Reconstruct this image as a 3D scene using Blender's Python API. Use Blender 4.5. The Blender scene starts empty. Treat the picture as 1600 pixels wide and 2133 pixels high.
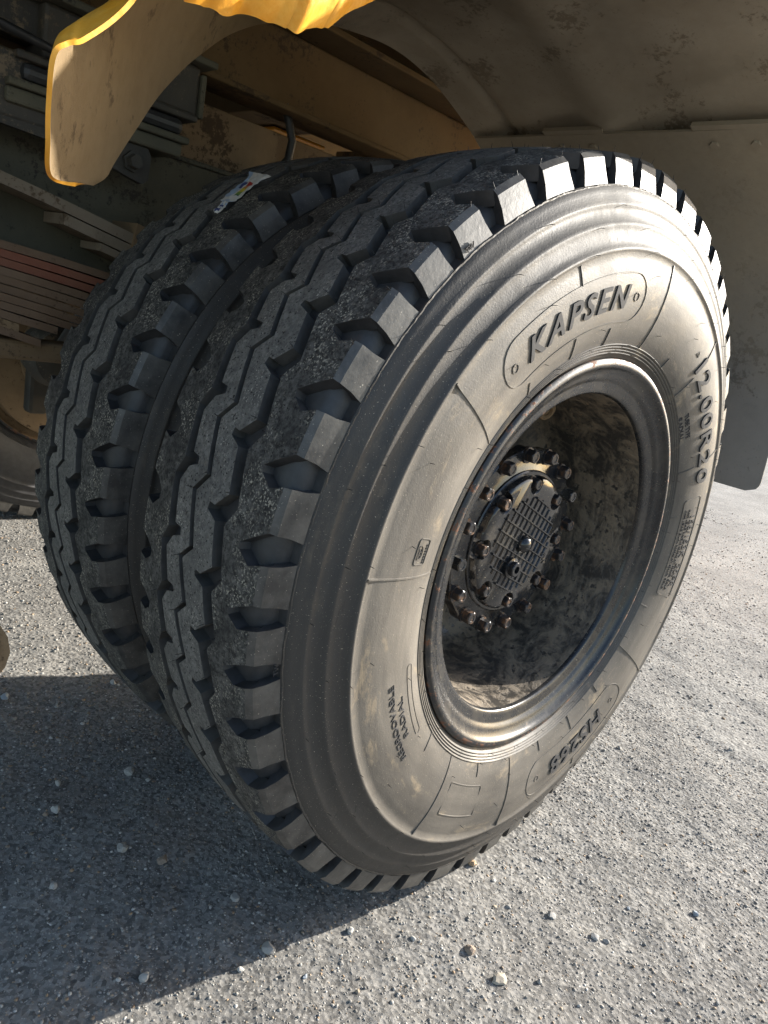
import bpy, bmesh, math, random
import numpy as np
from mathutils import Vector, Matrix, noise
from mathutils.geometry import delaunay_2d_cdt

random.seed(7); RNG = np.random.default_rng(7)
PI = math.pi
S = bpy.context.scene
COL = S.collection
ZC = 0.557                                   # height of the wheel axle above the ground

# ------------------------------------------------------------------ camera, sky, sun, exposure
cam_d = bpy.data.cameras.new('camera'); cam = bpy.data.objects.new('camera', cam_d); COL.objects.link(cam)
cam_d.sensor_fit = 'VERTICAL'; cam_d.sensor_height = 36.0; cam_d.lens = 25.338
cam_d.clip_start = 0.02; cam_d.clip_end = 2000
_r = Vector((0.70127, -0.68694, 0.19062)); _u = Vector((0.05132, 0.31534, 0.94759)); _f = Vector((0.71105, 0.65474, -0.25639))
_m = Matrix(((_r.x, _u.x, -_f.x, -0.95607), (_r.y, _u.y, -_f.y, -0.63886), (_r.z, _u.z, -_f.z, 0.29783 + ZC), (0, 0, 0, 1)))
cam.matrix_world = _m
S.camera = cam

SUN_DIR = Vector((1.0, -0.312, 0.424)).normalized()
EL = math.asin(SUN_DIR.z); AZ = math.atan2(SUN_DIR.x, SUN_DIR.y)
W = bpy.data.worlds.new('World'); S.world = W; W.use_nodes = True
wn = W.node_tree; bg = wn.nodes['Background']
sky = wn.nodes.new('ShaderNodeTexSky'); sky.sky_type = 'NISHITA'; sky.sun_disc = False
sky.sun_elevation = EL; sky.sun_rotation = AZ; sky.air_density = 1.0; sky.dust_density = 1.5
wn.links.new(sky.outputs[0], bg.inputs[0]); bg.inputs[1].default_value = 0.105
sd = bpy.data.lights.new('sun', 'SUN'); sd.energy = 4.4; sd.angle = math.radians(0.5); sd.color = (1.0, 0.945, 0.86)
sun = bpy.data.objects.new('sun', sd); COL.objects.link(sun)
sun.rotation_euler = SUN_DIR.to_track_quat('Z', 'Y').to_euler(); sun.location = (4, -2, 4)
S.view_settings.view_transform = 'Standard'; S.view_settings.look = 'None'
S.view_settings.exposure = 1.75; S.view_settings.gamma = 1.0; S.view_settings.use_curve_mapping = False
S.render.engine = 'CYCLES'
S.cycles.max_bounces = 8; S.cycles.diffuse_bounces = 5

# ------------------------------------------------------------------ materials
def new_mat(name):
    m = bpy.data.materials.new(name); m.use_nodes = True
    nt = m.node_tree; b = nt.nodes['Principled BSDF']
    return m, nt, b
def N(nt, t, **kw):
    n = nt.nodes.new(t)
    for k, v in kw.items(): setattr(n, k, v)
    return n
def coords(nt):
    return N(nt, 'ShaderNodeTexCoord').outputs['Object']
def tex(nt, scale, detail=4, rough=0.55, src=None, dist=0.0):
    n = N(nt, 'ShaderNodeTexNoise'); n.inputs['Scale'].default_value = scale; n.inputs['Detail'].default_value = detail
    n.inputs['Roughness'].default_value = rough; n.inputs['Distortion'].default_value = dist
    nt.links.new(src if src else coords(nt), n.inputs['Vector']); return n.outputs['Fac']
def ramp(nt, fac, stops):
    r = N(nt, 'ShaderNodeValToRGB'); e = r.color_ramp.elements
    while len(e) < len(stops): e.new(0.5)
    for el, (p, c) in zip(e, stops):
        el.position = p; el.color = (c, c, c, 1) if not hasattr(c, '__len__') else (*c, 1)
    nt.links.new(fac, r.inputs[0]); return r.outputs[0]
def mix(nt, fac, a, b, bt='MIX'):
    m = N(nt, 'ShaderNodeMix', data_type='RGBA', blend_type=bt)
    for q, v in ((0, fac), (6, a), (7, b)):
        s = m.inputs[q]
        if isinstance(v, bpy.types.NodeSocket): nt.links.new(v, s)
        elif hasattr(v, '__len__'): s.default_value = (*v, 1)
        else: s.default_value = v if q == 0 else (v, v, v, 1)
    return m.outputs[2]
def bump(nt, b, h, strength=0.3, dist=0.002, prev=None):
    n = N(nt, 'ShaderNodeBump'); n.inputs['Strength'].default_value = strength; n.inputs['Distance'].default_value = dist
    nt.links.new(h, n.inputs['Height'])
    if prev: nt.links.new(prev, n.inputs['Normal'])
    nt.links.new(n.outputs[0], b.inputs['Normal']); return n.outputs[0]
def setc(nt, b, c):
    if isinstance(c, bpy.types.NodeSocket): nt.links.new(c, b.inputs['Base Color'])
    else: b.inputs['Base Color'].default_value = (*c, 1)
def setr(nt, b, r):
    if isinstance(r, bpy.types.NodeSocket): nt.links.new(r, b.inputs['Roughness'])
    else: b.inputs['Roughness'].default_value = r

def stretched(nt, sx, sy, sz):
    mp = N(nt, 'ShaderNodeMapping'); mp.inputs['Scale'].default_value = (sx, sy, sz)
    nt.links.new(coords(nt), mp.inputs[0]); return mp.outputs[0]
def polar(nt):
    """direction round the wheel axle (cos, sin) and radius + y: grain that runs round the wheel without a seam"""
    sp = N(nt, 'ShaderNodeSeparateXYZ'); nt.links.new(coords(nt), sp.inputs[0])
    z = N(nt, 'ShaderNodeMath', operation='SUBTRACT'); nt.links.new(sp.outputs[2], z.inputs[0]); z.inputs[1].default_value = ZC
    cv = N(nt, 'ShaderNodeCombineXYZ'); nt.links.new(sp.outputs[0], cv.inputs[0]); nt.links.new(z.outputs[0], cv.inputs[1])
    ln = N(nt, 'ShaderNodeVectorMath', operation='LENGTH'); nt.links.new(cv.outputs[0], ln.inputs[0])
    nz = N(nt, 'ShaderNodeVectorMath', operation='NORMALIZE'); nt.links.new(cv.outputs[0], nz.inputs[0])
    sn = N(nt, 'ShaderNodeSeparateXYZ'); nt.links.new(nz.outputs[0], sn.inputs[0])
    ad = N(nt, 'ShaderNodeMath', operation='ADD'); nt.links.new(ln.outputs['Value'], ad.inputs[0]); nt.links.new(sp.outputs[1], ad.inputs[1])
    o = N(nt, 'ShaderNodeCombineXYZ'); nt.links.new(sn.outputs[0], o.inputs[0]); nt.links.new(sn.outputs[1], o.inputs[1]); nt.links.new(ad.outputs[0], o.inputs[2])
    return o.outputs[0], ln.outputs['Value']
def mapped(nt, src, sx, sy, sz):
    mp = N(nt, 'ShaderNodeMapping'); mp.inputs['Scale'].default_value = (sx, sy, sz)
    nt.links.new(src, mp.inputs[0]); return mp.outputs[0]

# sidewall rubber: black, with a thin film of pale dust, tan smears, and grain that runs round the wheel
def mat_sidewall():
    m, nt, b = new_mat('sidewall_rubber')
    pv, rad = polar(nt)
    film = ramp(nt, tex(nt, 1.0, 5, 0.6, mapped(nt, pv, 1.6, 1.6, 34)), [(0.3, 0.25), (0.75, 1.0)])
    big = ramp(nt, tex(nt, 5.0, 4, 0.6), [(0.3, 0.35), (0.7, 1.0)])
    film = mix(nt, 1.0, film, big, 'MULTIPLY')
    band = ramp(nt, rad, [(0.443, 1.0), (0.4475, 0.16)])
    film = mix(nt, 1.0, film, band, 'MULTIPLY')
    rub = mix(nt, film, (0.030, 0.028, 0.026), (0.180, 0.162, 0.136))
    pat = ramp(nt, tex(nt, 1.0, 6, 0.7, mapped(nt, pv, 3.0, 3.0, 24), 0.6), [(0.55, 0.0), (0.66, 1.0)])
    pat2 = ramp(nt, tex(nt, 30, 5, 0.7), [(0.42, 0.0), (0.62, 1.0)])
    pat = mix(nt, 1.0, pat, pat2, 'MULTIPLY')
    pat = mix(nt, 1.0, pat, band, 'MULTIPLY')
    c = mix(nt, pat, rub, (0.25, 0.20, 0.135))
    sp = ramp(nt, tex(nt, 700, 2, 0.5), [(0.69, 0.0), (0.76, 1.0)])
    c = mix(nt, sp, c, (0.42, 0.37, 0.28))
    setc(nt, b, c)
    scuff = ramp(nt, tex(nt, 1.0, 6, 0.75, stretched(nt, 70, 70, 9), 1.5), [(0.62, 0.0), (0.70, 1.0)])
    cloud = ramp(nt, tex(nt, 9, 6, 0.65, None, 0.5), [(0.32, 0.44), (0.70, 0.70)])
    setr(nt, b, mix(nt, scuff, cloud, 0.85))
    b.inputs['IOR'].default_value = 1.5; b.inputs['Specular IOR Level'].default_value = 0.34
    h = mix(nt, 0.5, tex(nt, 420, 3, 0.6), tex(nt, 60, 4, 0.6))
    bump(nt, b, mix(nt, 0.25, h, tex(nt, 9, 4, 0.6)), 0.42, 0.0016)
    return m
# freshly moulded lug faces: smoother and cleaner than the sidewall
def mat_lug():
    m, nt, b = new_mat('lug_face_rubber')
    f = ramp(nt, tex(nt, 26, 5, 0.65), [(0.35, 0.0), (0.7, 1.0)])
    c = mix(nt, f, (0.026, 0.025, 0.024), (0.095, 0.090, 0.080))
    sp = ramp(nt, tex(nt, 500, 2, 0.5), [(0.69, 0.0), (0.76, 1.0)])
    setc(nt, b, mix(nt, sp, c, (0.35, 0.32, 0.26)))
    setr(nt, b, ramp(nt, tex(nt, 30, 4, 0.6), [(0.3, 0.38), (0.75, 0.55)]))
    bump(nt, b, tex(nt, 160, 4, 0.6), 0.2, 0.0015)
    return m
# running surface of the ribs: matt grey, pitted, dusty
def mat_rib(name, dark, light, speck_lo, speck_c):
    m, nt, b = new_mat(name)
    f = ramp(nt, tex(nt, 150, 5, 0.7), [(0.36, 0.0), (0.66, 1.0)])
    f2 = ramp(nt, tex(nt, 22, 4, 0.65), [(0.3, 0.25), (0.7, 1.0)])
    c = mix(nt, mix(nt, 1.0, f, f2, 'MULTIPLY'), dark, light)
    pit = ramp(nt, tex(nt, 330, 2, 0.5), [(0.30, 1.0), (0.40, 0.0)])
    c = mix(nt, pit, c, (0.012, 0.012, 0.012))
    sp = ramp(nt, tex(nt, 380, 3, 0.6), [(speck_lo, 0.0), (speck_lo + 0.06, 1.0)])
    sp = mix(nt, 1.0, sp, ramp(nt, tex(nt, 26, 3, 0.6), [(0.42, 0.0), (0.62, 1.0)]), 'MULTIPLY')
    c = mix(nt, sp, c, speck_c)
    setc(nt, b, c); setr(nt, b, 0.78); b.inputs['Specular IOR Level'].default_value = 0.2
    bump(nt, b, tex(nt, 330, 4, 0.65), 0.5, 0.002)
    return m
def mat_plain_rubber(name, c, r):
    m, nt, b = new_mat(name)
    f = ramp(nt, tex(nt, 60, 4, 0.6), [(0.3, 0.0), (0.75, 1.0)])
    setc(nt, b, mix(nt, f, c, tuple(min(1, x * 2.1) for x in c))); setr(nt, b, r)
    bump(nt, b, tex(nt, 240, 3, 0.6), 0.15, 0.0012)
    return m
# glossy black paint with rust at the edges and dried dust
def mat_paint(name, rust=0.66, dust=0.0, rough=0.24, base=(0.012, 0.013, 0.015)):
    m, nt, b = new_mat(name)
    d = ramp(nt, tex(nt, 24, 6, 0.7), [(0.48, 0.0), (0.72, 1.0)])
    md = N(nt, 'ShaderNodeMath', operation='MULTIPLY'); nt.links.new(d, md.inputs[0]); md.inputs[1].default_value = dust
    c = mix(nt, md.outputs[0], base, (0.20, 0.165, 0.11))
    rr = ramp(nt, tex(nt, 48, 6, 0.7), [(rust, 0.0), (rust + 0.06, 1.0)])
    c = mix(nt, rr, c, (0.135, 0.048, 0.018))
    sp = ramp(nt, tex(nt, 420, 2, 0.5), [(0.69, 0.0), (0.76, 1.0)])
    c = mix(nt, sp, c, (0.30, 0.27, 0.20))
    setc(nt, b, c)
    rgh = mix(nt, rr, mix(nt, md.outputs[0], rough, 0.75), 0.8)
    setr(nt, b, rgh)
    bump(nt, b, mix(nt, 0.5, tex(nt, 90, 4, 0.6), rr), 0.25, 0.0015)
    return m
# inside of the rim: black paint under splashed and streaked dried mud
def mat_mud():
    m, nt, b = new_mat('muddy_black_paint')
    pv, rad = polar(nt)
    st = tex(nt, 1.0, 6, 0.7, stretched(nt, 34, 34, 8), 1.0)
    bl = tex(nt, 21, 7, 0.72, None, 0.6)
    f = ramp(nt, mix(nt, 0.6, st, bl), [(0.44, 0.0), (0.56, 1.0)])
    hole = ramp(nt, tex(nt, 70, 4, 0.6), [(0.36, 0.0), (0.42, 1.0)])
    f = mix(nt, 1.0, f, hole, 'MULTIPLY')
    mud = mix(nt, tex(nt, 120, 4, 0.7), (0.125, 0.098, 0.068), (0.215, 0.175, 0.125))
    setc(nt, b, mix(nt, f, (0.045, 0.041, 0.036), mud))
    setr(nt, b, mix(nt, f, 0.28, 0.7))
    bump(nt, b, mix(nt, 0.35, f, tex(nt, 150, 4, 0.6)), 0.5, 0.002)
    return m
def mat_rust_bolt():
    m, nt, b = new_mat('rusty_bolt_steel')
    f = ramp(nt, tex(nt, 75, 5, 0.7), [(0.50, 0.0), (0.66, 1.0)])
    c = mix(nt, f, (0.028, 0.028, 0.03), (0.15, 0.080, 0.040))
    setc(nt, b, c); setr(nt, b, mix(nt, f, 0.28, 0.7)); b.inputs['Metallic'].default_value = 0.35
    bump(nt, b, tex(nt, 300, 3, 0.6), 0.3, 0.001)
    return m
# dusty painted steel under the body
def mat_dusty(name, a, c2, d, r=0.8, clump=0.3):
    m, nt, b = new_mat(name)
    f = ramp(nt, tex(nt, 7, 6, 0.65), [(0.3, 0.0), (0.7, 1.0)])
    c = mix(nt, f, a, c2)
    k = ramp(nt, mix(nt, 0.55, tex(nt, 95, 6, 0.75), tex(nt, 9, 4, 0.6)), [(0.555, 0.0), (0.60, 1.0)])
    c = mix(nt, k, c, d)
    k2 = ramp(nt, mix(nt, 0.35, tex(nt, 170, 3, 0.6), tex(nt, 6, 3, 0.6)), [(0.60, 0.0), (0.66, 0.8)])
    c = mix(nt, k2, c, d)
    setc(nt, b, c); setr(nt, b, r); b.inputs['Specular IOR Level'].default_value = 0.25
    bump(nt, b, mix(nt, 0.5, k, tex(nt, 120, 5, 0.7)), clump, 0.004)
    return m
def mat_fender():
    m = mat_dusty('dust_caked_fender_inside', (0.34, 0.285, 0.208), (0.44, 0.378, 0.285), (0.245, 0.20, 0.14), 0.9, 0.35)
    nt = m.node_tree; b = nt.nodes['Principled BSDF']; src = b.inputs['Base Color'].links[0].from_socket
    # front end of the arch: browner mud, also painted darker against the ground bounce
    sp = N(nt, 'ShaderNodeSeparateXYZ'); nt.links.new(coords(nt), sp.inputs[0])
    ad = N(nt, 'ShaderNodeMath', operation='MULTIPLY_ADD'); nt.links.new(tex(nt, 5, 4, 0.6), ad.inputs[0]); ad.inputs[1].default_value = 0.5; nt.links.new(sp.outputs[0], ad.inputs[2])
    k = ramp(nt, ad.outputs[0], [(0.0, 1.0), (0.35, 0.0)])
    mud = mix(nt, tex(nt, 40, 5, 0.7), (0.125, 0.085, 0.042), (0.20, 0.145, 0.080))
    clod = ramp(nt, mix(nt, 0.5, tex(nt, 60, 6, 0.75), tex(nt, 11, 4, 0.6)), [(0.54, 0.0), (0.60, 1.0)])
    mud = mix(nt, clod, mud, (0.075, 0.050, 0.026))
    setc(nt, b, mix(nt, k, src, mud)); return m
def mat_flap():
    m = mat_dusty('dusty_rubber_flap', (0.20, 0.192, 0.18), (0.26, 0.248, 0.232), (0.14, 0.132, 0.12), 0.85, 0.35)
    nt = m.node_tree; b = nt.nodes['Principled BSDF']; src = b.inputs['Base Color'].links[0].from_socket
    # upper part in the arch's tan dust, the glare up there painted in
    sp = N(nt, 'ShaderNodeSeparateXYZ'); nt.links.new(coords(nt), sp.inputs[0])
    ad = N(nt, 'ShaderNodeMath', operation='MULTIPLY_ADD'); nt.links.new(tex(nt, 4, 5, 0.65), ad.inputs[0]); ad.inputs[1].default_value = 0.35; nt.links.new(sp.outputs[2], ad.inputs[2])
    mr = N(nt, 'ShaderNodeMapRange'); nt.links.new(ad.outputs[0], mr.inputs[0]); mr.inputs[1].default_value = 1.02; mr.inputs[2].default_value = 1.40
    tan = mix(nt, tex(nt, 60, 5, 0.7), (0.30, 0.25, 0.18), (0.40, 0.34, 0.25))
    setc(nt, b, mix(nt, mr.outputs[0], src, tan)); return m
def mat_yellow():
    m, nt, b = new_mat('yellow_paint')
    f = ramp(nt, tex(nt, 20, 6, 0.7), [(0.35, 0.0), (0.7, 1.0)])
    c = mix(nt, f, (0.72, 0.28, 0.008), (0.80, 0.43, 0.07))
    g = ramp(nt, tex(nt, 85, 5, 0.75), [(0.66, 0.0), (0.70, 1.0)])
    c = mix(nt, g, c, (0.16, 0.12, 0.06))
    setc(nt, b, c); setr(nt, b, 0.38)
    bump(nt, b, mix(nt, 0.5, tex(nt, 60, 5, 0.6), tex(nt, 18, 4, 0.6)), 0.5, 0.004)
    return m
def mat_ground():
    m, nt, b = new_mat('rough_asphalt')
    f = ramp(nt, tex(nt, 3.0, 5, 0.6), [(0.3, 0.0), (0.7, 1.0)])
    c = mix(nt, f, (0.118, 0.113, 0.105), (0.198, 0.191, 0.176))
    v = N(nt, 'ShaderNodeTexVoronoi'); v.inputs['Scale'].default_value = 170; nt.links.new(coords(nt), v.inputs['Vector'])
    grit = ramp(nt, v.outputs['Color'], [(0.1, 0.55), (0.9, 1.55)])
    c = mix(nt, 1.0, c, grit, 'MULTIPLY')
    sp = ramp(nt, tex(nt, 260, 3, 0.6), [(0.62, 0.0), (0.70, 1.0)])
    c = mix(nt, sp, c, (0.42, 0.40, 0.36))
    setc(nt, b, c); setr(nt, b, 0.9); b.inputs['Specular IOR Level'].default_value = 0.3
    vb = N(nt, 'ShaderNodeTexVoronoi'); vb.inputs['Scale'].default_value = 120; nt.links.new(coords(nt), vb.inputs['Vector'])
    n1 = bump(nt, b, vb.outputs['Distance'], 0.4, 0.004)
    bump(nt, b, tex(nt, 320, 4, 0.7), 0.4, 0.002, n1)
    return m
def mat_stone():
    m, nt, b = new_mat('loose_stone')
    a = N(nt, 'ShaderNodeAttribute', attribute_name='tint')
    c = mix(nt, 0.5, a.outputs['Color'], ramp(nt, tex(nt, 260, 4, 0.6), [(0.3, 0.7), (0.7, 1.3)]), 'MULTIPLY')
    setc(nt, b, mix(nt, 0.5, a.outputs['Color'], c)); setr(nt, b, 0.85)
    bump(nt, b, tex(nt, 350, 3, 0.6), 0.3, 0.001)
    return m
def mat_flat(name, c, r=0.7):
    m, nt, b = new_mat(name)
    f = tex(nt, 60, 4, 0.6)
    setc(nt, b, mix(nt, f, tuple(x * 0.75 for x in c), tuple(min(1, x * 1.2) for x in c))); setr(nt, b, r)
    bump(nt, b, f, 0.2, 0.001)
    return m

M_SIDE = mat_sidewall(); M_LUG = mat_lug()
M_RIB = mat_rib('tread_rib_rubber', (0.088, 0.084, 0.078), (0.235, 0.224, 0.205), 0.60, (0.40, 0.37, 0.32))
M_SHO = mat_rib('tread_shoulder_rubber', (0.026, 0.025, 0.024), (0.165, 0.157, 0.143), 0.55, (0.36, 0.33, 0.27))
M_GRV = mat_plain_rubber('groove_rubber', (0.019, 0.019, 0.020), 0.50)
M_WALL = mat_plain_rubber('dusty_groove_rubber', (0.036, 0.035, 0.033), 0.62)
M_LET = mat_plain_rubber('raised_letter_rubber', (0.012, 0.012, 0.013), 0.85)
M_HAIR = mat_plain_rubber('moulding_hair_rubber', (0.010, 0.010, 0.010), 0.5)
M_RIM = mat_paint('rim_black_paint', 0.68, 0.16, 0.27, (0.010, 0.011, 0.013))
M_EDGE = mat_paint('rim_edge_rusting_paint', 0.525, 0.45, 0.45)
M_HUB = mat_paint('hub_gloss_black_paint', 0.72, 0.22, 0.11)
M_MUD = mat_mud(); M_BOLT = mat_rust_bolt()
M_RUST = mat_dusty('rusted_steel_edge', (0.10, 0.035, 0.016), (0.16, 0.07, 0.03), (0.05, 0.03, 0.02), 0.7)
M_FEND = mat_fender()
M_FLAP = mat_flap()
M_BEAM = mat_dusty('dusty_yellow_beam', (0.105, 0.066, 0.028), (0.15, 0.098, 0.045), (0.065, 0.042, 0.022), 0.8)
M_FRAME = mat_dusty('dusty_dark_frame', (0.065, 0.062, 0.045), (0.11, 0.10, 0.068), (0.035, 0.030, 0.024), 0.75)
M_DARK = mat_dusty('dark_oily_steel', (0.03, 0.029, 0.027), (0.075, 0.065, 0.05), (0.15, 0.115, 0.075), 0.6)
M_BROWN = mat_dusty('brown_dusty_steel', (0.15, 0.10, 0.055), (0.24, 0.165, 0.095), (0.07, 0.045, 0.025), 0.8)
M_LEAF = mat_dusty('leaf_spring_steel', (0.125, 0.075, 0.045), (0.19, 0.13, 0.085), (0.06, 0.035, 0.02), 0.75)
M_LEAFR = mat_dusty('red_leaf_spring_steel', (0.19, 0.060, 0.036), (0.23, 0.11, 0.068), (0.09, 0.04, 0.025), 0.75)
M_LEAFT = mat_dusty('tan_leaf_spring_steel', (0.17, 0.135, 0.095), (0.25, 0.20, 0.145), (0.09, 0.06, 0.035), 0.8)
M_YEL = mat_yellow(); M_GND = mat_ground(); M_STONE = mat_stone()
M_HOSE = mat_plain_rubber('hose_rubber', (0.012, 0.012, 0.012), 0.5)

# ------------------------------------------------------------------ mesh helpers
def obj(name, v, f, mats, parent=None, smooth=False, mi=None, sharp=None):
    me = bpy.data.meshes.new(name)
    me.from_pydata([tuple(map(float, p)) for p in v], [], f)
    for m in (mats if isinstance(mats, (list, tuple)) else [mats]): me.materials.append(m)
    if mi is not None: me.polygons.foreach_set('material_index', mi)
    if smooth: me.polygons.foreach_set('use_smooth', [True] * len(me.polygons))
    if sharp is not None: me.set_sharp_from_angle(angle=math.radians(sharp))
    me.update()
    o = bpy.data.objects.new(name, me); COL.objects.link(o)
    if parent: o.parent = parent
    return o
def empty(name, loc=(0, 0, 0), parent=None):
    o = bpy.data.objects.new(name, None); COL.objects.link(o); o.location = loc; o.empty_display_size = 0.1
    if parent: o.parent = parent
    return o
def tag(o, label=None, cat=None, group=None, kind=None):
    if label: o['label'] = label
    if cat: o['category'] = cat
    if group: o['group'] = group
    if kind: o['kind'] = kind
    return o
class MB:
    def __init__(s): s.v = []; s.f = []; s.m = []
    def add(s, v, f, m=0):
        o = len(s.v); s.v += list(v); s.f += [tuple(i + o for i in q) for q in f]
        s.m += ([m] * len(f)) if isinstance(m, int) else list(m)
        return s
    def build(s, name, mats, parent=None, smooth=False, sharp=None):
        return obj(name, s.v, s.f, mats, parent, smooth, s.m, sharp)
def wp(th, r, y):                              # a point of a wheel: angle (rad), radius, y -> local coordinates of the wheel
    return (r * math.cos(th), y, ZC + r * math.sin(th))
def lathe(profile, n=256, closed=False, mats=None):
    v = []; f = []; mi = []; k = len(profile)
    for i in range(n):
        t = 2 * PI * i / n; c, s = math.cos(t), math.sin(t)
        v += [(r * c, y, ZC + r * s) for r, y in profile]
    for i in range(n):
        j = (i + 1) % n
        for q in range(k if closed else k - 1):
            w = (q + 1) % k
            f.append((i * k + q, j * k + q, j * k + w, i * k + w)); mi.append(mats[q] if mats else 0)
    return v, f, mi
def box(cx, cy, cz, sx, sy, sz, rot=None):
    v = [Vector((x * sx / 2, y * sy / 2, z * sz / 2)) for x in (-1, 1) for y in (-1, 1) for z in (-1, 1)]
    if rot is not None: v = [rot @ p for p in v]
    v = [tuple(p + Vector((cx, cy, cz))) for p in v]
    return v, [(0, 1, 3, 2), (4, 6, 7, 5), (0, 4, 5, 1), (2, 3, 7, 6), (0, 2, 6, 4), (1, 5, 7, 3)]
def bevbox(name, c, s, m, parent=None, bev=0.004, rot=None):
    bm = bmesh.new(); bmesh.ops.create_cube(bm, size=1)
    bmesh.ops.scale(bm, vec=s, verts=bm.verts)
    bmesh.ops.bevel(bm, geom=bm.edges[:], offset=min(bev, min(s) * 0.4), segments=2, affect='EDGES', profile=0.5)
    if rot is not None: bmesh.ops.rotate(bm, matrix=rot, verts=bm.verts)
    bmesh.ops.translate(bm, vec=c, verts=bm.verts)
    me = bpy.data.meshes.new(name); bm.to_mesh(me); bm.free(); me.materials.append(m)
    o = bpy.data.objects.new(name, me); COL.objects.link(o)
    if parent: o.parent = parent
    return o
def tube(pts, r, n=8, cap=True):
    pts = [Vector(p) for p in pts]; v = []; f = []
    for i, p in enumerate(pts):
        d = (pts[min(i + 1, len(pts) - 1)] - pts[max(i - 1, 0)]).normalized()
        a = d.orthogonal().normalized() if i == 0 else (a - d * a.dot(d)).normalized()
        b = d.cross(a); rr = r[i] if hasattr(r, '__len__') else r
        v += [tuple(p + (a * math.cos(2 * PI * k / n) + b * math.sin(2 * PI * k / n)) * rr) for k in range(n)]
    for i in range(len(pts) - 1):
        for k in range(n):
            w = (k + 1) % n; f.append((i * n + k, i * n + w, (i + 1) * n + w, (i + 1) * n + k))
    if cap: f.append(tuple(range(n))[::-1]); f.append(tuple(range((len(pts) - 1) * n, len(pts) * n)))
    return v, f
def prism(poly, d0, d1, place):                # polygon (a, b) extruded from depth d0 to d1; place(a, b, d) -> xyz
    n = len(poly); v = [place(a, b, d0) for a, b in poly] + [place(a, b, d1) for a, b in poly]
    f = [tuple(range(n))[::-1], tuple(range(n, 2 * n))] + [(i, (i + 1) % n, n + (i + 1) % n, n + i) for i in range(n)]
    return v, f

# ------------------------------------------------------------------ the ground
GX = np.concatenate([-0.9 - np.geomspace(0.02, 400, 46)[::-1], np.arange(-0.9, 2.2, 0.008), 2.2 + np.geomspace(0.02, 400, 46)])
GY = np.concatenate([-0.9 - np.geomspace(0.02, 400, 46)[::-1], np.arange(-0.9, 2.0, 0.008), 2.0 + np.geomspace(0.02, 400, 46)])
def vnoise(x, y, cell, seed):
    """smooth random height field by lattice interpolation"""
    r = np.random.default_rng(seed); T = r.random((256, 256))
    u = x / cell; w = y / cell; i = np.floor(u).astype(int); j = np.floor(w).astype(int); a = u - i; b = w - j
    a = a * a * (3 - 2 * a); b = b * b * (3 - 2 * b); i &= 255; j &= 255; i1 = (i + 1) & 255; j1 = (j + 1) & 255
    return (T[i, j] * (1 - a) + T[i1, j] * a) * (1 - b) + (T[i, j1] * (1 - a) + T[i1, j1] * a) * b - 0.5
def ground_h(x, y):
    near = np.clip(1.2 - 0.25 * np.hypot(x, y), 0, 1)
    h = 0.010 * vnoise(x, y, 0.31, 1) + 0.006 * vnoise(x, y, 0.085, 2) + near * (0.0018 * vnoise(x, y, 0.031, 3) + 0.0022 * vnoise(x, y, 0.0165, 4))
    return h - 0.002
def build_ground():
    X, Y = np.meshgrid(GX, GY, indexing='ij'); Z = ground_h(X, Y)
    nx, ny = X.shape
    co = np.stack([X, Y, Z], -1).reshape(-1, 3)
    i, j = np.meshgrid(np.arange(nx - 1), np.arange(ny - 1), indexing='ij'); a = (i * ny + j).ravel()
    q = np.stack([a, a + ny, a + ny + 1, a + 1], 1).astype(np.int32)
    me = bpy.data.meshes.new('ground'); me.vertices.add(len(co)); me.vertices.foreach_set('co', co.ravel())
    me.loops.add(q.size); me.loops.foreach_set('vertex_index', q.ravel()); me.polygons.add(len(q))
    me.polygons.foreach_set('loop_start', np.arange(0, q.size, 4, dtype=np.int32)); me.polygons.foreach_set('loop_total', np.full(len(q), 4, np.int32))
    me.update(calc_edges=True); me.polygons.foreach_set('use_smooth', np.ones(len(q), bool)); me.materials.append(M_GND)
    o = bpy.data.objects.new('ground', me); COL.objects.link(o); tag(o, 'rough grey worn asphalt ground', kind='structure')
build_ground()

# ------------------------------------------------------------------ the truck: one thing; everything bolted to it is a part
truck = empty('dump_truck', (0, 0, 0))
tag(truck, 'yellow dump truck seen close up at its muddy twin rear wheels', 'truck')

# ---- tyre tread: one pitch of each rib as an outline, cut into triangles, then repeated round the wheel
HALF = 0.122; HALFI = 0.104                  # the tread's outer and inner edge; its centre line sits at y = -0.009
def crown(y): return 0.559 - 0.006 * ((y + 0.009) / 0.113) ** 2
PITCH = []                                     # (centre of the pitch, its angular length): three short pitches, three long
a0 = 135.4; k = 0
seq = [6.76, 6.76, 6.76, 8.24, 8.24, 8.24]
ang = a0 - seq[0] / 2
while k < 48:
    L = seq[k % 6]; PITCH.append((math.radians(ang + L / 2), math.radians(L))); ang += L; k += 1
def phase_angle(i, ph):                        # ph measured in pitches from the centre of pitch i
    c, L = PITCH[i % 48]
    if ph > 0.5: c2, L2 = PITCH[(i + 1) % 48]; return c + L / 2 + (ph - 0.5) * L2
    if ph < -0.5: c2, L2 = PITCH[(i - 1) % 48]; return c - L / 2 + (ph + 0.5) * L2
    return c + ph * L
def interp(pts, x):
    for (x0, y0), (x1, y1) in zip(pts, pts[1:]):
        if x0 <= x <= x1: return y0 + (y1 - y0) * (x - x0) / (x1 - x0)
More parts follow.
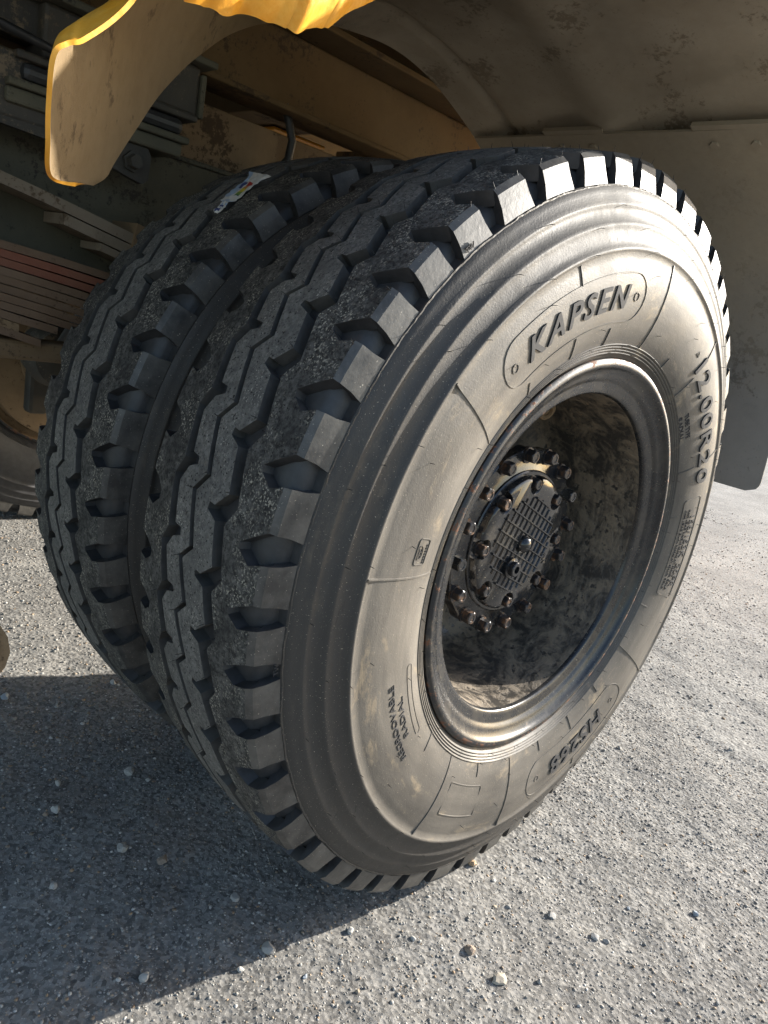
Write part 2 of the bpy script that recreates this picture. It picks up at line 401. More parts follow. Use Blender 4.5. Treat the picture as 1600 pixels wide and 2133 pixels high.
# groove edges over one pitch (phase, y); every list runs over phase and repeats with period one
g3_right = [(0.0, -0.0575), (0.74, -0.0715)]                                   # towards the outer shoulder
g3_left = [(0.02, -0.041), (0.62, -0.052), (0.83, -0.034), (0.815, -0.0250), (0.915, -0.0240), (1.02, -0.041)]
g2_long = [(-0.23, 0.0075), (0.52, -0.0105)]
g1_right = [(-0.24, 0.040), (0.33, 0.0295), (0.355, 0.0160), (0.455, 0.0145), (0.53, 0.0295)]
g1_left = [(-0.30, 0.054), (0.44, 0.0435)]
lugR = [(-0.175, -HALF), (-0.05, -0.104), (0.09, -0.0865), (0.18, -0.0880), (0.325, -0.104), (0.245, -HALF)]
lugL = [(0.25, HALFI), (0.31, 0.090), (0.18, 0.0765), (0.05, 0.0745), (-0.10, 0.088), (-0.19, HALFI)]
def tile(pts, lo, hi):
    """repeat a groove edge over phase and cut it to lo..hi, keeping the order along the edge"""
    full = [(p + q, y) for q in (-2, -1, 0, 1, 2) for p, y in pts]
    out = []
    for (p0, y0), (p1, y1) in zip(full, full[1:]):
        def cut(p): return (p, y0 + (y1 - y0) * (p - p0) / (p1 - p0))
        if not out:
            if p0 <= lo < p1 and all(y is not None for y in (y0, y1)): out.append(cut(lo))
            else: continue
        if p1 >= hi and p0 < hi: out.append(cut(hi)); break
        out.append((p1, y1))
    return out
CUT0, CUT1 = -0.44, 0.56
W2 = 0.0042                                    # half width of the thin middle groove
g2u = [(p, y + W2) for p, y in g2_long]; g2d = [(p, y - W2) for p, y in g2_long]
def ring_polys():
    sho_r = tile(g3_right, CUT0, CUT1) + [(CUT1, -HALF)] + lugR[::-1] + [(CUT0, -HALF)]
    rib_a = tile(g2d, CUT0, CUT1) + tile(g3_left, CUT0, CUT1)[::-1]
    rib_b = tile(g1_right, CUT0, CUT1) + tile(g2u, CUT0, CUT1)[::-1]
    sho_l = [(CUT0, HALFI)] + lugL[::-1] + [(CUT1, HALFI)] + tile(g1_left, CUT0, CUT1)[::-1]
    return [(sho_r, 1, 'r'), (rib_a, 0, ''), (rib_b, 0, ''), (sho_l, 1, 'l')]
UL = 0.072                                     # metres per pitch, used only for even triangles
def triangulate(poly):
    pts = []
    for (p0, y0), (p1, y1) in zip(poly, poly[1:] + poly[:1]):
        L = math.hypot((p1 - p0) * UL, y1 - y0); n = max(1, int(math.ceil(L / 0.013)))
        pts += [(p0 + (p1 - p0) * t / n, y0 + (y1 - y0) * t / n) for t in range(n)]
    P2 = [Vector((p * UL, y)) for p, y in pts]; nb = len(P2)
    inner = []
    xs = [p.x for p in P2]; ys = [p.y for p in P2]
    def inside(x, y):
        c = False
        for (a, b) in zip(P2, P2[1:] + P2[:1]):
            if (a.y > y) != (b.y > y) and x < (b.x - a.x) * (y - a.y) / (b.y - a.y) + a.x: c = not c
        return c
    gx = min(xs) + 0.006
    while gx < max(xs):
        gy = min(ys) + 0.006
        while gy < max(ys):
            if inside(gx, gy) and min((Vector((gx, gy)) - q).length for q in P2) > 0.005: inner.append(Vector((gx, gy)))
            gy += 0.0125
        gx += 0.0125
    vs, es, fs, *_ = delaunay_2d_cdt(P2 + inner, [], [list(range(nb))], 1, 1e-7)
    return pts, [(v.x / UL, v.y) for v in vs], [tuple(f) for f in fs]
TREAD = [(triangulate(poly), m, side, poly) for poly, m, side in ring_polys()]
E_R, E_Y, C_R, C_Y = 0.547, 0.1277, 0.518, 0.1344
def clampz(v): return (v[0], v[1], max(v[2], 0.0012))
def build_tread(parent):
    for (bpts, vs, fs), m, side, poly in TREAD:
        mb = MB()
        for i in range(48):
            mb.add([clampz(wp(phase_angle(i, p), crown(y), y)) for p, y in vs], fs, m)
            n = len(bpts); up = [clampz(wp(phase_angle(i, p), crown(y), y)) for p, y in bpts]
            dn = [wp(phase_angle(i, p), crown(y) - 0.0175, y) for p, y in bpts]
            wf = []; wm = []
            for q in range(n):
                w = (q + 1) % n
                pa, ya = bpts[q]; pb, yb = bpts[w]
                if abs(pa - pb) < 1e-6 and (abs(pa - CUT0) < 1e-6 or abs(pa - CUT1) < 1e-6): continue   # joint to the next pitch
                if (abs(ya + HALF) < 1e-6 and abs(yb + HALF) < 1e-6) or (abs(ya - HALFI) < 1e-6 and abs(yb - HALFI) < 1e-6): continue   # continues down the shoulder
                wf.append((q, w, n + w, n + q)); wm.append(4 if -0.076 < (ya + yb) / 2 < 0.070 else 2)
            mb.add(up + dn, wf, wm)
        if side:
            # shoulder lug sides: chamfer and lug face between two notches, with their end walls
            sgn, lug, hf, dy = (-1, lugR, HALF, 0.0) if side == 'r' else (1, lugL, HALFI, 0.018)
            e = [p for p, y in lug if abs(abs(y) - hf) < 1e-6]; p_lo = max(e); p_hi = 1 + min(e)
            for i in range(48):
                rows = []; NS = 5
                for (r, y, a, b) in ((crown(sgn * hf), hf, p_lo, p_hi), (E_R, E_Y - dy, p_lo - 0.01, p_hi + 0.01), (0.533, 0.1312 - dy, p_lo - 0.02, p_hi + 0.02), (C_R, C_Y - dy, p_lo - 0.065, p_hi + 0.065)):
                    rows.append([clampz(wp(phase_angle(i, a + (b - a) * t / NS), r, sgn * y)) for t in range(NS + 1)])
                v = [q for rw in rows for q in rw]; f = []
                for rw in range(3):
                    for t in range(NS): f.append((rw * (NS + 1) + t, rw * (NS + 1) + t + 1, (rw + 1) * (NS + 1) + t + 1, (rw + 1) * (NS + 1) + t))
                mb.add(v, f, 3)
                for end in (0, 1):
                    pk = [(p_lo, p_lo - 0.01, p_lo - 0.02, p_lo - 0.065), (p_hi, p_hi + 0.01, p_hi + 0.02, p_hi + 0.065)][end]
                    o_ = [clampz(wp(phase_angle(i, q), r, sgn * y)) for q, (r, y) in zip(pk, ((crown(sgn * hf), hf), (E_R, E_Y - dy), (0.533, 0.1312 - dy), (C_R, C_Y - dy)))]
                    n_ = [wp(phase_angle(i, q), r, sgn * y) for q, (r, y) in zip(pk, ((0.5355, hf - 0.002), (0.532, 0.1180 - dy), (0.525, 0.1185 - dy), (0.5165, 0.1215 - dy)))]
                    mb.add(o_ + n_, [(0, 1, 5, 4), (1, 2, 6, 5), (2, 3, 7, 6)], 2)
        mb.build('tread_shoulder' if side else 'tread_rib', [M_RIB, M_SHO, M_GRV, M_LUG, M_WALL], parent)
# carcass profile (radius, y), outer face at negative y
def half_profile():
    p = [(0.5435, 0.0), (0.5435, 0.03), (0.5430, 0.06), (0.5420, 0.085), (0.539, 0.108), (0.532, 0.1180), (0.525, 0.1205), (0.5182, 0.1220)]
    p += [(C_R - 0.0006, C_Y - 0.0004), (0.5166, 0.1338), (0.5158, 0.1350), (0.508, 0.1386), (0.5000, 0.1420), (0.4972, 0.1444), (0.4950, 0.1450), (0.4925, 0.1441)]
    p += [(0.488, 0.1447), (0.482, 0.1475), (0.4765, 0.1515), (0.4745, 0.1534), (0.4725, 0.1539), (0.4700, 0.1534)]
    p += [(0.464, 0.1542), (0.456, 0.1565), (0.4500, 0.1595), (0.4478, 0.1622), (0.4458, 0.1631), (0.4436, 0.1624), (0.4405, 0.1606)]
    p += [(0.432, 0.1622), (0.420, 0.1638), (0.405, 0.1646), (0.390, 0.1642), (0.375, 0.1627), (0.360, 0.1601), (0.345, 0.1562), (0.333, 0.1522), (0.3275, 0.1498)]
    for q in range(4):                                                           # four fine rim-line ribs
        r = 0.3258 - q * 0.0040
        p += [(r, 0.1492 - q * 0.0016), (r - 0.0010, 0.1503 - q * 0.0016), (r - 0.0022, 0.1496 - q * 0.0016), (r - 0.0030, 0.1478 - q * 0.0016)]
    p += [(0.3085, 0.1412), (0.3035, 0.1375), (0.300, 0.1300)]
    return p
def build_carcass(parent):
    h = half_profile(); prof = [(r, y - 0.018 * min(1, y / 0.05)) for r, y in h[::-1]] + [(r, -y) for r, y in h[1:]]
    v, f, _ = lathe(prof, 360)
    v = [clampz(q) for q in v]
    mi = []
    k = len(prof); nfloor = 8
    half = len(h)
    for q in range(k - 1):
        mi.append(1 if abs(q - (half - 1) + 0.5) < nfloor else 0)
    o = obj('tyre', v, f, [M_SIDE, M_GRV], parent, True, mi * 360, 50)
    return o

# ---- raised lettering, bent round the sidewall
def side_y(r):
    h = half_profile()[8:]
    rs = np.array([q[0] for q in h]); ys = np.array([q[1] for q in h]); o = np.argsort(rs)
    return float(np.interp(r, rs[o], ys[o]))
def text_mesh(s, size, depth, shear=0.0, offset=0.0, spacing=1.0):
    c = bpy.data.curves.new('letters', 'FONT'); c.body = s; c.size = size; c.extrude = depth; c.shear = shear; c.offset = offset
    c.space_character = spacing; c.align_x = 'CENTER'; c.resolution_u = 3
    o = bpy.data.objects.new('letters', c); COL.objects.link(o)
    bpy.context.view_layer.update()
    me = bpy.data.meshes.new_from_object(o.evaluated_get(bpy.context.evaluated_depsgraph_get()))
    bpy.data.objects.remove(o); bpy.data.curves.remove(c)
    return me
def letters(word, th_deg, r0, height, width_deg, parent, inward=False, depth=0.0014, shear=0.0, offset=0.0, mat=M_LET, spacing=1.0):
    """word centred at angle th, baseline at radius r0 (tops outward unless inward)"""
    me = text_mesh(word, 1.0, 0.5, shear, offset, spacing)
    co = np.array([v.co[:] for v in me.vertices])
    x0, x1 = co[:, 0].min(), co[:, 0].max(); y0, y1 = co[:, 1].min(), co[:, 1].max()
    bm = bmesh.new(); bm.from_mesh(me)
    for q in range(1, 6):
        bmesh.ops.bisect_plane(bm, geom=bm.verts[:] + bm.edges[:] + bm.faces[:], plane_co=(0, y0 + (y1 - y0) * q / 6, 0), plane_no=(0, 1, 0))
    for q in range(1, 4 * len(word)):
        bmesh.ops.bisect_plane(bm, geom=bm.verts[:] + bm.edges[:] + bm.faces[:], plane_co=(x0 + (x1 - x0) * q / (4 * len(word)), 0, 0), plane_no=(1, 0, 0))
    bmesh.ops.triangulate(bm, faces=bm.faces[:])
    for vtx in bm.verts:
        u = (vtx.co.x - (x0 + x1) / 2) / (x1 - x0); w = (vtx.co.y - y0) / (y1 - y0); d = vtx.co.z
        th = math.radians(th_deg - (u if not inward else -u) * width_deg)
        r = r0 + (w if not inward else 1 - w) * height
        y = -side_y(r) - (depth if d > 0 else -0.002)
        vtx.co = wp(th, r, y)
    bm.normal_update(); bm.to_mesh(me); bm.free()
    me.materials.clear(); me.materials.append(mat); me.name = 'lettering'
    o = bpy.data.objects.new('lettering', me); COL.objects.link(o); o.parent = parent
    return o
def ridge(path, w, h, parent, name='moulded_line', mat=M_SIDE, n=None):
    """raised line on the sidewall along (angle deg, radius) points"""
    v = []; f = []
    P = [Vector((r * math.cos(math.radians(t)), r * math.sin(math.radians(t)))) for t, r in path]
    for i, p in enumerate(P):
        d = (P[min(i + 1, len(P) - 1)] - P[max(i - 1, 0)]).normalized(); q = Vector((-d.y, d.x))
        for s, hh in ((-1, -0.001), (-0.6, 1), (0.6, 1), (1, -0.001)):
            e = p + q * w / 2 * s; y = -side_y(e.length) - (h if hh == 1 else -0.0012)
            v.append((e.x, y, ZC + e.y))
    for i in range(len(P) - 1):
        for s in range(3): f.append((i * 4 + s, i * 4 + s + 1, i * 4 + 5 + s, i * 4 + 4 + s))
    f += [(0, 1, 2, 3), tuple(range(len(P) * 4 - 4, len(P) * 4))]
    return v, f
def arcpath(t0, r0, t1, r1, n=12):
    return [(t0 + (t1 - t0) * k / n, r0 + (r1 - r0) * k / n) for k in range(n + 1)]
def pill(t0, t1, r0, r1, n=14, square=False, cr=0.5):
    """closed rounded outline between two angles and two radii"""
    rm = (r0 + r1) / 2; hr = (r1 - r0) / 2; da = math.degrees(hr / rm) * (cr * 2)
    out = []
    lo, hi = min(t0, t1), max(t0, t1); rr = hr * cr * 2
    def corner(tc, rc, a0):
        return [(tc + da * math.cos(math.radians(a0 + 90 * k / 6)), rc + rr * math.sin(math.radians(a0 + 90 * k / 6))) for k in range(7)]
    out += corner(hi - da, r1 - rr, 0)
    out += [(hi - da + (lo - hi + 2 * da) * k / n, r1) for k in range(1, n)]
    out += corner(lo + da, r1 - rr, 90)
    out += corner(lo + da, r0 + rr, 180)
    out += [(lo + da + (hi - lo - 2 * da) * k / n, r0) for k in range(1, n)]
    out += corner(hi - da, r0 + rr, 270)
    return out + out[:2]
def circ(t, r, rad, n=16):
    return [(t + math.degrees(rad * math.cos(2 * PI * k / n) / r), r + rad * math.sin(2 * PI * k / n)) for k in range(n + 2)]
def build_markings(w):
    L = lambda *a, **k: letters(*a, w, **k)
    L('KAPSEN', 115.8, 0.3735, 0.0305, 31.5, shear=0.25, offset=0.018, spacing=1.28, depth=0.0018)
    L('12.00R20', 37.6, 0.3700, 0.0350, 38.0, shear=0.12, offset=0.010, spacing=1.12, depth=0.0022)
    L('HS268', -64.3, 0.3740, 0.0340, 22.5, shear=0.05, offset=0.016, spacing=1.1, depth=0.0022)
    L('156/153K  20PR', -1.5, 0.3790, 0.017, 21.0, offset=0.008, depth=0.0010)
    L('MAX LOAD SINGLE 4000kg AT 830kPa COLD', -1.0, 0.3680, 0.0060, 24.5, depth=0.0008)
    L('MAX LOAD DUAL 3650kg AT 830kPa COLD', -1.0, 0.3575, 0.0060, 24.5, depth=0.0008)
    L('TUBE TYPE', 40.6, 0.337, 0.0085, 8.6, depth=0.0008)
    L('RADIAL', 40.8, 0.324, 0.0085, 8.6, depth=0.0008)
    L('REGROOVABLE', -154.6, 0.379, 0.0088, 19.0, depth=0.0010)
    L('RADIAL', -154.6, 0.364, 0.0088, 10.5, depth=0.0010)
    L('CCC', 170.9, 0.3715, 0.0055, 1.7, depth=0.0008)
    L('S009306', 170.9, 0.3615, 0.0030, 3.6, depth=0.0007)
    mb = []
    mb.append(ridge(pill(93.6, 138.2, 0.3560, 0.4180), 0.0020, 0.0009, w))
    mb.append(ridge(circ(135.4, 0.386, 0.0055), 0.0016, 0.0009, w)); mb.append(ridge(circ(97.0, 0.388, 0.0055), 0.0016, 0.0009, w))
    mb.append(ridge(pill(-43.5, -85.5, 0.3560, 0.4240), 0.0018, 0.0008, w))
    mb.append(ridge(circ(-48.0, 0.392, 0.005), 0.0014, 0.0008, w)); mb.append(ridge(circ(-81.5, 0.390, 0.005), 0.0014, 0.0008, w))
    mb.append(ridge(pill(14.4, -15.0, 0.3515, 0.4010, cr=0.13), 0.0020, 0.0010, w))
    mb.append(ridge(pill(-107.2, -121.5, 0.3570, 0.4030, cr=0.07), 0.0018, 0.0009, w))
    mb.append(ridge(pill(168.2, 172.9, 0.3590, 0.3805, cr=0.17), 0.0015, 0.0010, w))
    mb.append(ridge([(170.7 + 1.25 * math.cos(q * PI / 8), 0.3740 + 0.0052 * math.sin(q * PI / 8)) for q in range(18)], 0.0012, 0.0009, w))
    mb.append(ridge(pill(-165.6, -146.2, 0.3425, 0.3520, cr=0.46), 0.0014, 0.0007, w))
    mb.append(ridge([(60.6, 0.386), (59.2, 0.386), (59.9, 0.393), (60.6, 0.386)], 0.0016, 0.0010, w))
    # radial vent ridges
    for t, r0, r1 in ((146.2, 0.328, 0.444), (115.7, 0.417, 0.441), (85.2, 0.326, 0.441), (116.4, 0.326, 0.354), (103.2, 0.326, 0.349), (131.7, 0.326, 0.344), (69.7, 0.326, 0.341), (54.8, 0.402, 0.442), (54.8, 0.326, 0.366),
                      (175.2, 0.329, 0.444), (24.8, 0.410, 0.442), (24.8, 0.326, 0.362), (9.6, 0.326, 0.342), (-20.0, 0.326, 0.343), (-35.0, 0.326, 0.443), (-51.0, 0.326, 0.342), (-65.2, 0.326, 0.353), (-65.2, 0.427, 0.442), (-80.0, 0.326, 0.342),
                      (-94.1, 0.327, 0.443), (-110.0, 0.326, 0.344), (-125.2, 0.327, 0.442), (-139.6, 0.326, 0.351)):
        mb.append(ridge([(t, r0 + (r1 - r0) * q / 8) for q in range(9)], 0.0030, 0.0013, w))
    for v, f in mb: obj('moulded_line', v, f, M_SIDE, w)
    # tread wear marks at the foot of two lugs
    for t in (133.3, 186.9):
        me = text_mesh('TW', 0.0085, 0.0006)
        for vtx in me.vertices:
            th = math.radians(t) - vtx.co.x / 0.526; r = 0.5215 + vtx.co.y
            vtx.co = wp(th, r, -0.1335 - vtx.co.z - 0.0009)
        me.materials.clear(); me.materials.append(M_LET); me.name = 'lettering'
        o = bpy.data.objects.new('lettering', me); COL.objects.link(o); o.parent = w
def build_hairs(w, dense=True):
    """thin rubber moulding hairs left on the tyre"""
    mb = MB(); rnd = random.Random(3)
    def hair(th, r, y, d, L, rad=0.00055):
        p = Vector(wp(th, r, y)); d = Vector(d).normalized(); side = Vector((rnd.uniform(-.4, .4), 0, rnd.uniform(-.4, .4)))
        pts = [p - d * 0.001, p + d * L * 0.5 + side * L * 0.1, p + d * L + side * L * 0.35]
        mb.add(*tube(pts, [rad, rad * 0.9, rad * 0.5], 5))
    for r, step, off in ((0.495, 18, 4), (0.4725, 15, 7), (0.4458, 15, 1.5), (0.418, 30, 3), (0.392, 45, 9), (0.350, 22.5, 5), (0.3248, 15, 2), (0.3130, 15, 6)):
        t = off + rnd.uniform(0, 4)
        while t < 360 + off:
            hair(math.radians(t + rnd.uniform(-1.5, 1.5)), r, -side_y(r), (rnd.uniform(-.15, .15), -1, rnd.uniform(-.15, .15)), rnd.uniform(0.0045, 0.008), 0.00042); t += step * rnd.uniform(0.75, 1.25)
    for i in range(48):
        for ph, y in ((0.30, -0.1225), (0.79, -0.1225), (0.0, -0.0585), (0.72, -0.0705), (0.60, -0.051), (0.77, 0.012), (0.50, -0.0055), (0.68, 0.0555), (0.33, 0.0295)):
            if rnd.random() < 0.75:
                th = phase_angle(i, ph)
                if math.sin(th) > -0.86:
                    hair(th, crown(y), y, (math.cos(th) + rnd.uniform(-.3, .3), rnd.uniform(-.3, .3), math.sin(th) + rnd.uniform(-.3, .3)), rnd.uniform(0.004, 0.008), 0.0004)
    o = mb.build('moulding_hair', [M_HAIR], w); o['kind'] = 'stuff'
def build_flash(w):
    """ragged flash line where the tread rubber meets the sidewall"""
    v = []; f = []; n = 720; rnd = random.Random(5)
    e = 0.0
    for i in range(n):
        t = 2 * PI * i / n; e = 0.82 * e + rnd.gauss(0, 0.0005); j = 0.0006 * rnd.random()
        v += [wp(t, 0.5178 + e * 0.6, -0.1338), wp(t, 0.5170 + e, -0.1352 - j), wp(t, 0.5152 + e, -0.1352 - j * 0.6), wp(t, 0.5140 + e * 0.5, -0.1345)]
    v = [clampz(q) for q in v]
    for i in range(n):
        j = (i + 1) % n
        for s in range(3): f.append((i * 4 + s, j * 4 + s, j * 4 + s + 1, i * 4 + s + 1))
    obj('flash_line', v, f, M_SIDE, w)
# ---- rim and hub
RIM_FRONT = [(0.3000, -0.130), (0.3045, -0.1385), (0.3045, -0.1425), (0.3015, -0.1455), (0.2968, -0.1462), (0.2935, -0.1450), (0.2915, -0.1420), (0.2880, -0.1385), (0.2800, -0.1345), (0.2740, -0.1325),
             (0.2722, -0.1300), (0.2690, -0.1290), (0.2600, -0.1262), (0.2556, -0.1250), (0.2535, -0.1236), (0.2526, -0.1215), (0.2518, -0.117)]
def build_rim(w, flip=False, dusty=False):
    prof = RIM_FRONT
    sg = -1 if flip else 1
    mats = [1 if q in (1, 2, 3) else 0 for q in range(len(prof) - 1)]
    v, f, mi = lathe([(r, y * sg) for r, y in prof], 192, False, mats)
    obj('rim', v, f, [M_BROWN if dusty else M_RIM, M_EDGE], w, True, mi, 40)
    barrel = [(0.2518, -0.117), (0.2500, -0.100), (0.2480, -0.06), (0.2470, -0.02), (0.2465, 0.03), (0.2440, 0.055), (0.2360, 0.072), (0.2200, 0.082), (0.2000, 0.086), (0.1700, 0.088), (0.1400, 0.088)]
    v, f, mi = lathe([(r, y * sg) for r, y in barrel], 192)
    obj('wheel_disc', v, f, M_BROWN if dusty else M_MUD, w, True, None, 40)
    back = [(0.300, 0.130), (0.3045, 0.1400), (0.3000, 0.1455), (0.2935, 0.1445), (0.2890, 0.136), (0.2560, 0.124), (0.2490, 0.10), (0.2480, 0.060)]
    v, f, mi = lathe([(r, y * sg) for r, y in back], 160)
    obj('rear_rim_flange', v, f, M_BROWN if dusty else M_RIM, w, True, None, 40)
def hexhead(w, x, z, y0, L, af, mat, parent, washer=True, rot=0.0, name='bolt', socket=False):
    """hex bolt head standing off a face at y0 towards -y"""
    mb = MB(); R = af / math.sqrt(3)
    def ring(rad, y, n, ph=0): return [(x + rad * math.cos(2 * PI * k / n + ph), y, ZC + z + rad * math.sin(2 * PI * k / n + ph)) for k in range(n)]
    if washer:
        n = 14; a = ring(R * 1.22, y0 + 0.001, n); b = ring(R * 1.22, y0 - 0.0028, n)
        mb.add(a + b, [(k, (k + 1) % n, n + (k + 1) % n, n + k) for k in range(n)] + [tuple(range(n, 2 * n))]); y0 -= 0.0028
    a = ring(R, y0, 6, rot); b = ring(R, y0 - L * 0.86, 6, rot); n = 18; c = ring(af / 2 * 0.94, y0 - L, 18, rot); d = ring(af / 2 * 0.62, y0 - L, 18, rot); e = ring(af / 2 * 0.55, y0 - L * 0.93, 18, rot)
    mb.add(a + b, [(k, (k + 1) % 6, 6 + (k + 1) % 6, 6 + k) for k in range(6)])
    tv = b + c; tf = []
    for k in range(6):
        tf.append((k, 6 + (3 * k) % 18, 6 + (3 * k + 1) % 18)); tf.append((k, 6 + (3 * k + 1) % 18, 6 + (3 * k + 2) % 18))
        tf.append((k, 6 + (3 * k + 2) % 18, (k + 1) % 6)); tf.append(((k + 1) % 6, 6 + (3 * k + 2) % 18, 6 + (3 * k + 3) % 18))
    mb.add(tv, tf)
    mb.add(c + d + e, [(k, (k + 1) % n, n + (k + 1) % n, n + k) for k in range(n)] + [(n + k, n + (k + 1) % n, 2 * n + (k + 1) % n, 2 * n + k) for k in range(n)] + [tuple(range(2 * n, 3 * n))])
    return mb.build(name, [mat], parent)
def build_hub(w):
    # hub housing and its scalloped bolted flange
    v, f, mi = lathe([(0.140, 0.089), (0.138, 0.02), (0.134, -0.022), (0.130, -0.026)], 96); obj('hub_housing', v, f, M_MUD, w, True, None, 40)
    mb = MB(); n = 192; prof = [(1.0, -0.025), (1.0, -0.0425), (0.985, -0.0445), (0.80, -0.0450), (0.785, -0.0462), (0.77, -0.0462), (0.760, -0.0440)]
    for i in range(n):
        t = 2 * PI * i / n; R = 0.1500 + 0.0036 * max(0, math.cos(16 * (t - math.radians(8.3))))
        mb.v += [wp(t, (R if s > 0.9 else 0.1515) * s, y) for s, y in prof]
    kk = len(prof)
    for i in range(n):
        j = (i + 1) % n
        mb.f += [(i * kk + q, j * kk + q, j * kk + q + 1, i * kk + q + 1) for q in range(kk - 1)]; mb.m += [0] * (kk - 1)
    mb.build('hub_flange', [M_HUB], w, True, 30)
    rnd = random.Random(11)
    for q in range(16):
        t = math.radians(8.3 + 22.5 * q)
        hexhead(w, 0.1425 * math.cos(t), 0.1425 * math.sin(t), -0.0445, 0.0135, 0.0185, M_BOLT if rnd.random() < 0.7 else M_HUB, w, True, rnd.uniform(0, 1))
    # domed cover with eight bolt pockets round its edge
    out = []
    for q in range(8):
        tc = math.radians(45 * q)
        cx, cz = 0.1010 * math.cos(tc), 0.1010 * math.sin(tc); pr = 0.0165
        seg = []
        for s in range(13):                                    # concave pocket
            a = tc + PI + math.radians(-112 + 224 * s / 12) * -1
            seg.append((cx + pr * math.cos(a), cz + pr * math.sin(a)))
        out.append(seg)
    ring = []
    for q in range(8):
        ring += out[q]
        t0 = math.atan2(out[q][-1][1], out[q][-1][0]); nx = out[(q + 1) % 8][0]; t1 = math.atan2(nx[1], nx[0])
        if t1 < t0: t1 += 2 * PI
        ring += [(0.1095 * math.cos(t0 + (t1 - t0) * s / 8), 0.1095 * math.sin(t0 + (t1 - t0) * s / 8)) for s in range(1, 8)]
    mb = MB(); n = len(ring)
    lay = []
    for sc, y in ((1.035, -0.0455), (1.02, -0.0550), (1.0, -0.0595), (0.972, -0.0612)):
        lay.append([(a * sc, y, ZC + b * sc) for a, b in ring])
    v = [p for l in lay for p in l]
    f = [(l * n + k, l * n + (k + 1) % n, (l + 1) * n + (k + 1) % n, (l + 1) * n + k) for l in range(3) for k in range(n)]
    f.append(tuple(range(3 * n, 4 * n)))
    mb.add(v, f)
    v2, f2, _ = lathe([(0.1180, -0.0440), (0.1180, -0.0490), (0.1160, -0.0505), (0.080, -0.0505)], 96); mb.add(v2, f2)
    cover = mb.build('hub_cover', [M_HUB], w, True, 35)
    for q in range(8):
        t = math.radians(45 * q + 0.5)
        hexhead(w, 0.0990 * math.cos(t), 0.0990 * math.sin(t), -0.0500, 0.0130, 0.0160, M_BOLT, w, True, rnd.uniform(0, 1))
    # raised grid cast into the cover, boss, filler plug
    mb = MB(); ca, sa = math.cos(math.radians(-23)), math.sin(math.radians(-23))
    def place(a, b, d): return (a * ca - b * sa, d, ZC + a * sa + b * ca)
    def clip(c):
        return math.sqrt(max(0, 0.0775 ** 2 - c * c))
    for q in range(-4, 5):                                    # long bars
        c = q * 0.0185; L = clip(c)
        if L > 0.012:
            a = -L
            prof = [(-0.0021, 0), (-0.0009, 0.0036), (0.0009, 0.0036), (0.0021, 0)]
            v = [place(s * L, c + o, -0.0610 - h) for s in (-1, 1) for o, h in prof]
            mb.add(v, [(0, 1, 5, 4), (1, 2, 6, 5), (2, 3, 7, 6), (0, 3, 2, 1), (4, 5, 6, 7)])
    for q in range(-5, 6):
        c = q * 0.0145; L = clip(c)
        if L > 0.012:
            prof = [(-0.0016, 0), (-0.0007, 0.0022), (0.0007, 0.0022), (0.0016, 0)]
            v = [place(c + o, s * L, -0.0610 - h) for s in (-1, 1) for o, h in prof]
            mb.add(v, [(0, 1, 5, 4), (1, 2, 6, 5), (2, 3, 7, 6), (0, 3, 2, 1), (4, 5, 6, 7)])
    mb.build('cast_grid', [M_HUB], w)
    bm = bmesh.new(); bmesh.ops.create_uvsphere(bm, u_segments=24, v_segments=14, radius=0.0145)
    bmesh.ops.scale(bm, vec=(1, 0.85, 1), verts=bm.verts); bmesh.ops.translate(bm, vec=(0.001, -0.0630, ZC + 0.001), verts=bm.verts)
    for fc in bm.faces: fc.smooth = True
    me = bpy.data.meshes.new('cover_boss'); bm.to_mesh(me); bm.free(); me.materials.append(M_HUB)
    o = bpy.data.objects.new('cover_boss', me); COL.objects.link(o); o.parent = w
    mb = MB(); px, pz = -0.0215, -0.0350
    def ring2(rad, y, n=20): return [(px + rad * math.cos(2 * PI * k / n), y, ZC + pz + rad * math.sin(2 * PI * k / n)) for k in range(n)]
    L = [ring2(0.0170, -0.0605), ring2(0.0165, -0.0680), ring2(0.0125, -0.0690), ring2(0.0120, -0.0760), ring2(0.0108, -0.0772), ring2(0.0062, -0.0772), ring2(0.0058, -0.0690)]
    v = [q for l in L for q in l]; f = [(l * 20 + k, l * 20 + (k + 1) % 20, (l + 1) * 20 + (k + 1) % 20, (l + 1) * 20 + k) for l in range(6) for k in range(20)] + [tuple(range(120, 140))]
    mb.add(v, f); mb.build('filler_plug', [M_HUB], w, True, 30)
    me = text_mesh('DW', 1.0, 0.05, offset=0.02)
    for vtx in me.vertices:
        vtx.co *= 0.014; x, y = vtx.co.x, vtx.co.y; a = math.radians(-66)
        vtx.co = (0.070 + x * math.cos(a) - y * math.sin(a), -0.0612 - vtx.co.z - 0.0004, ZC - 0.032 + x * math.sin(a) + y * math.cos(a))
    me.materials.clear(); me.materials.append(M_HUB); me.name = 'lettering'
    o = bpy.data.objects.new('lettering', me); COL.objects.link(o); o.parent = w
    # round plug high in the dish, tyre valve stub and wire loop low in it
    mb = MB(); c = Vector((0.075, 0.02, ZC + 0.212)); ax = Vector((-0.25, -0.9, -0.35)).normalized(); e1 = ax.orthogonal().normalized(); e2 = ax.cross(e1)
    mb.add(*tube([c, c + ax * 0.012, c + ax * 0.0121, c + ax * 0.024], [0.024, 0.023, 0.018, 0.017], 18))
    mb.add(*tube([c + ax * 0.024 + (e1 * math.cos(PI * q / 10) + e2 * math.sin(PI * q / 10)) * 0.0125 for q in range(21)], 0.0048, 8)); mb.build('wheel_stud_nut', [M_BROWN], w, False)
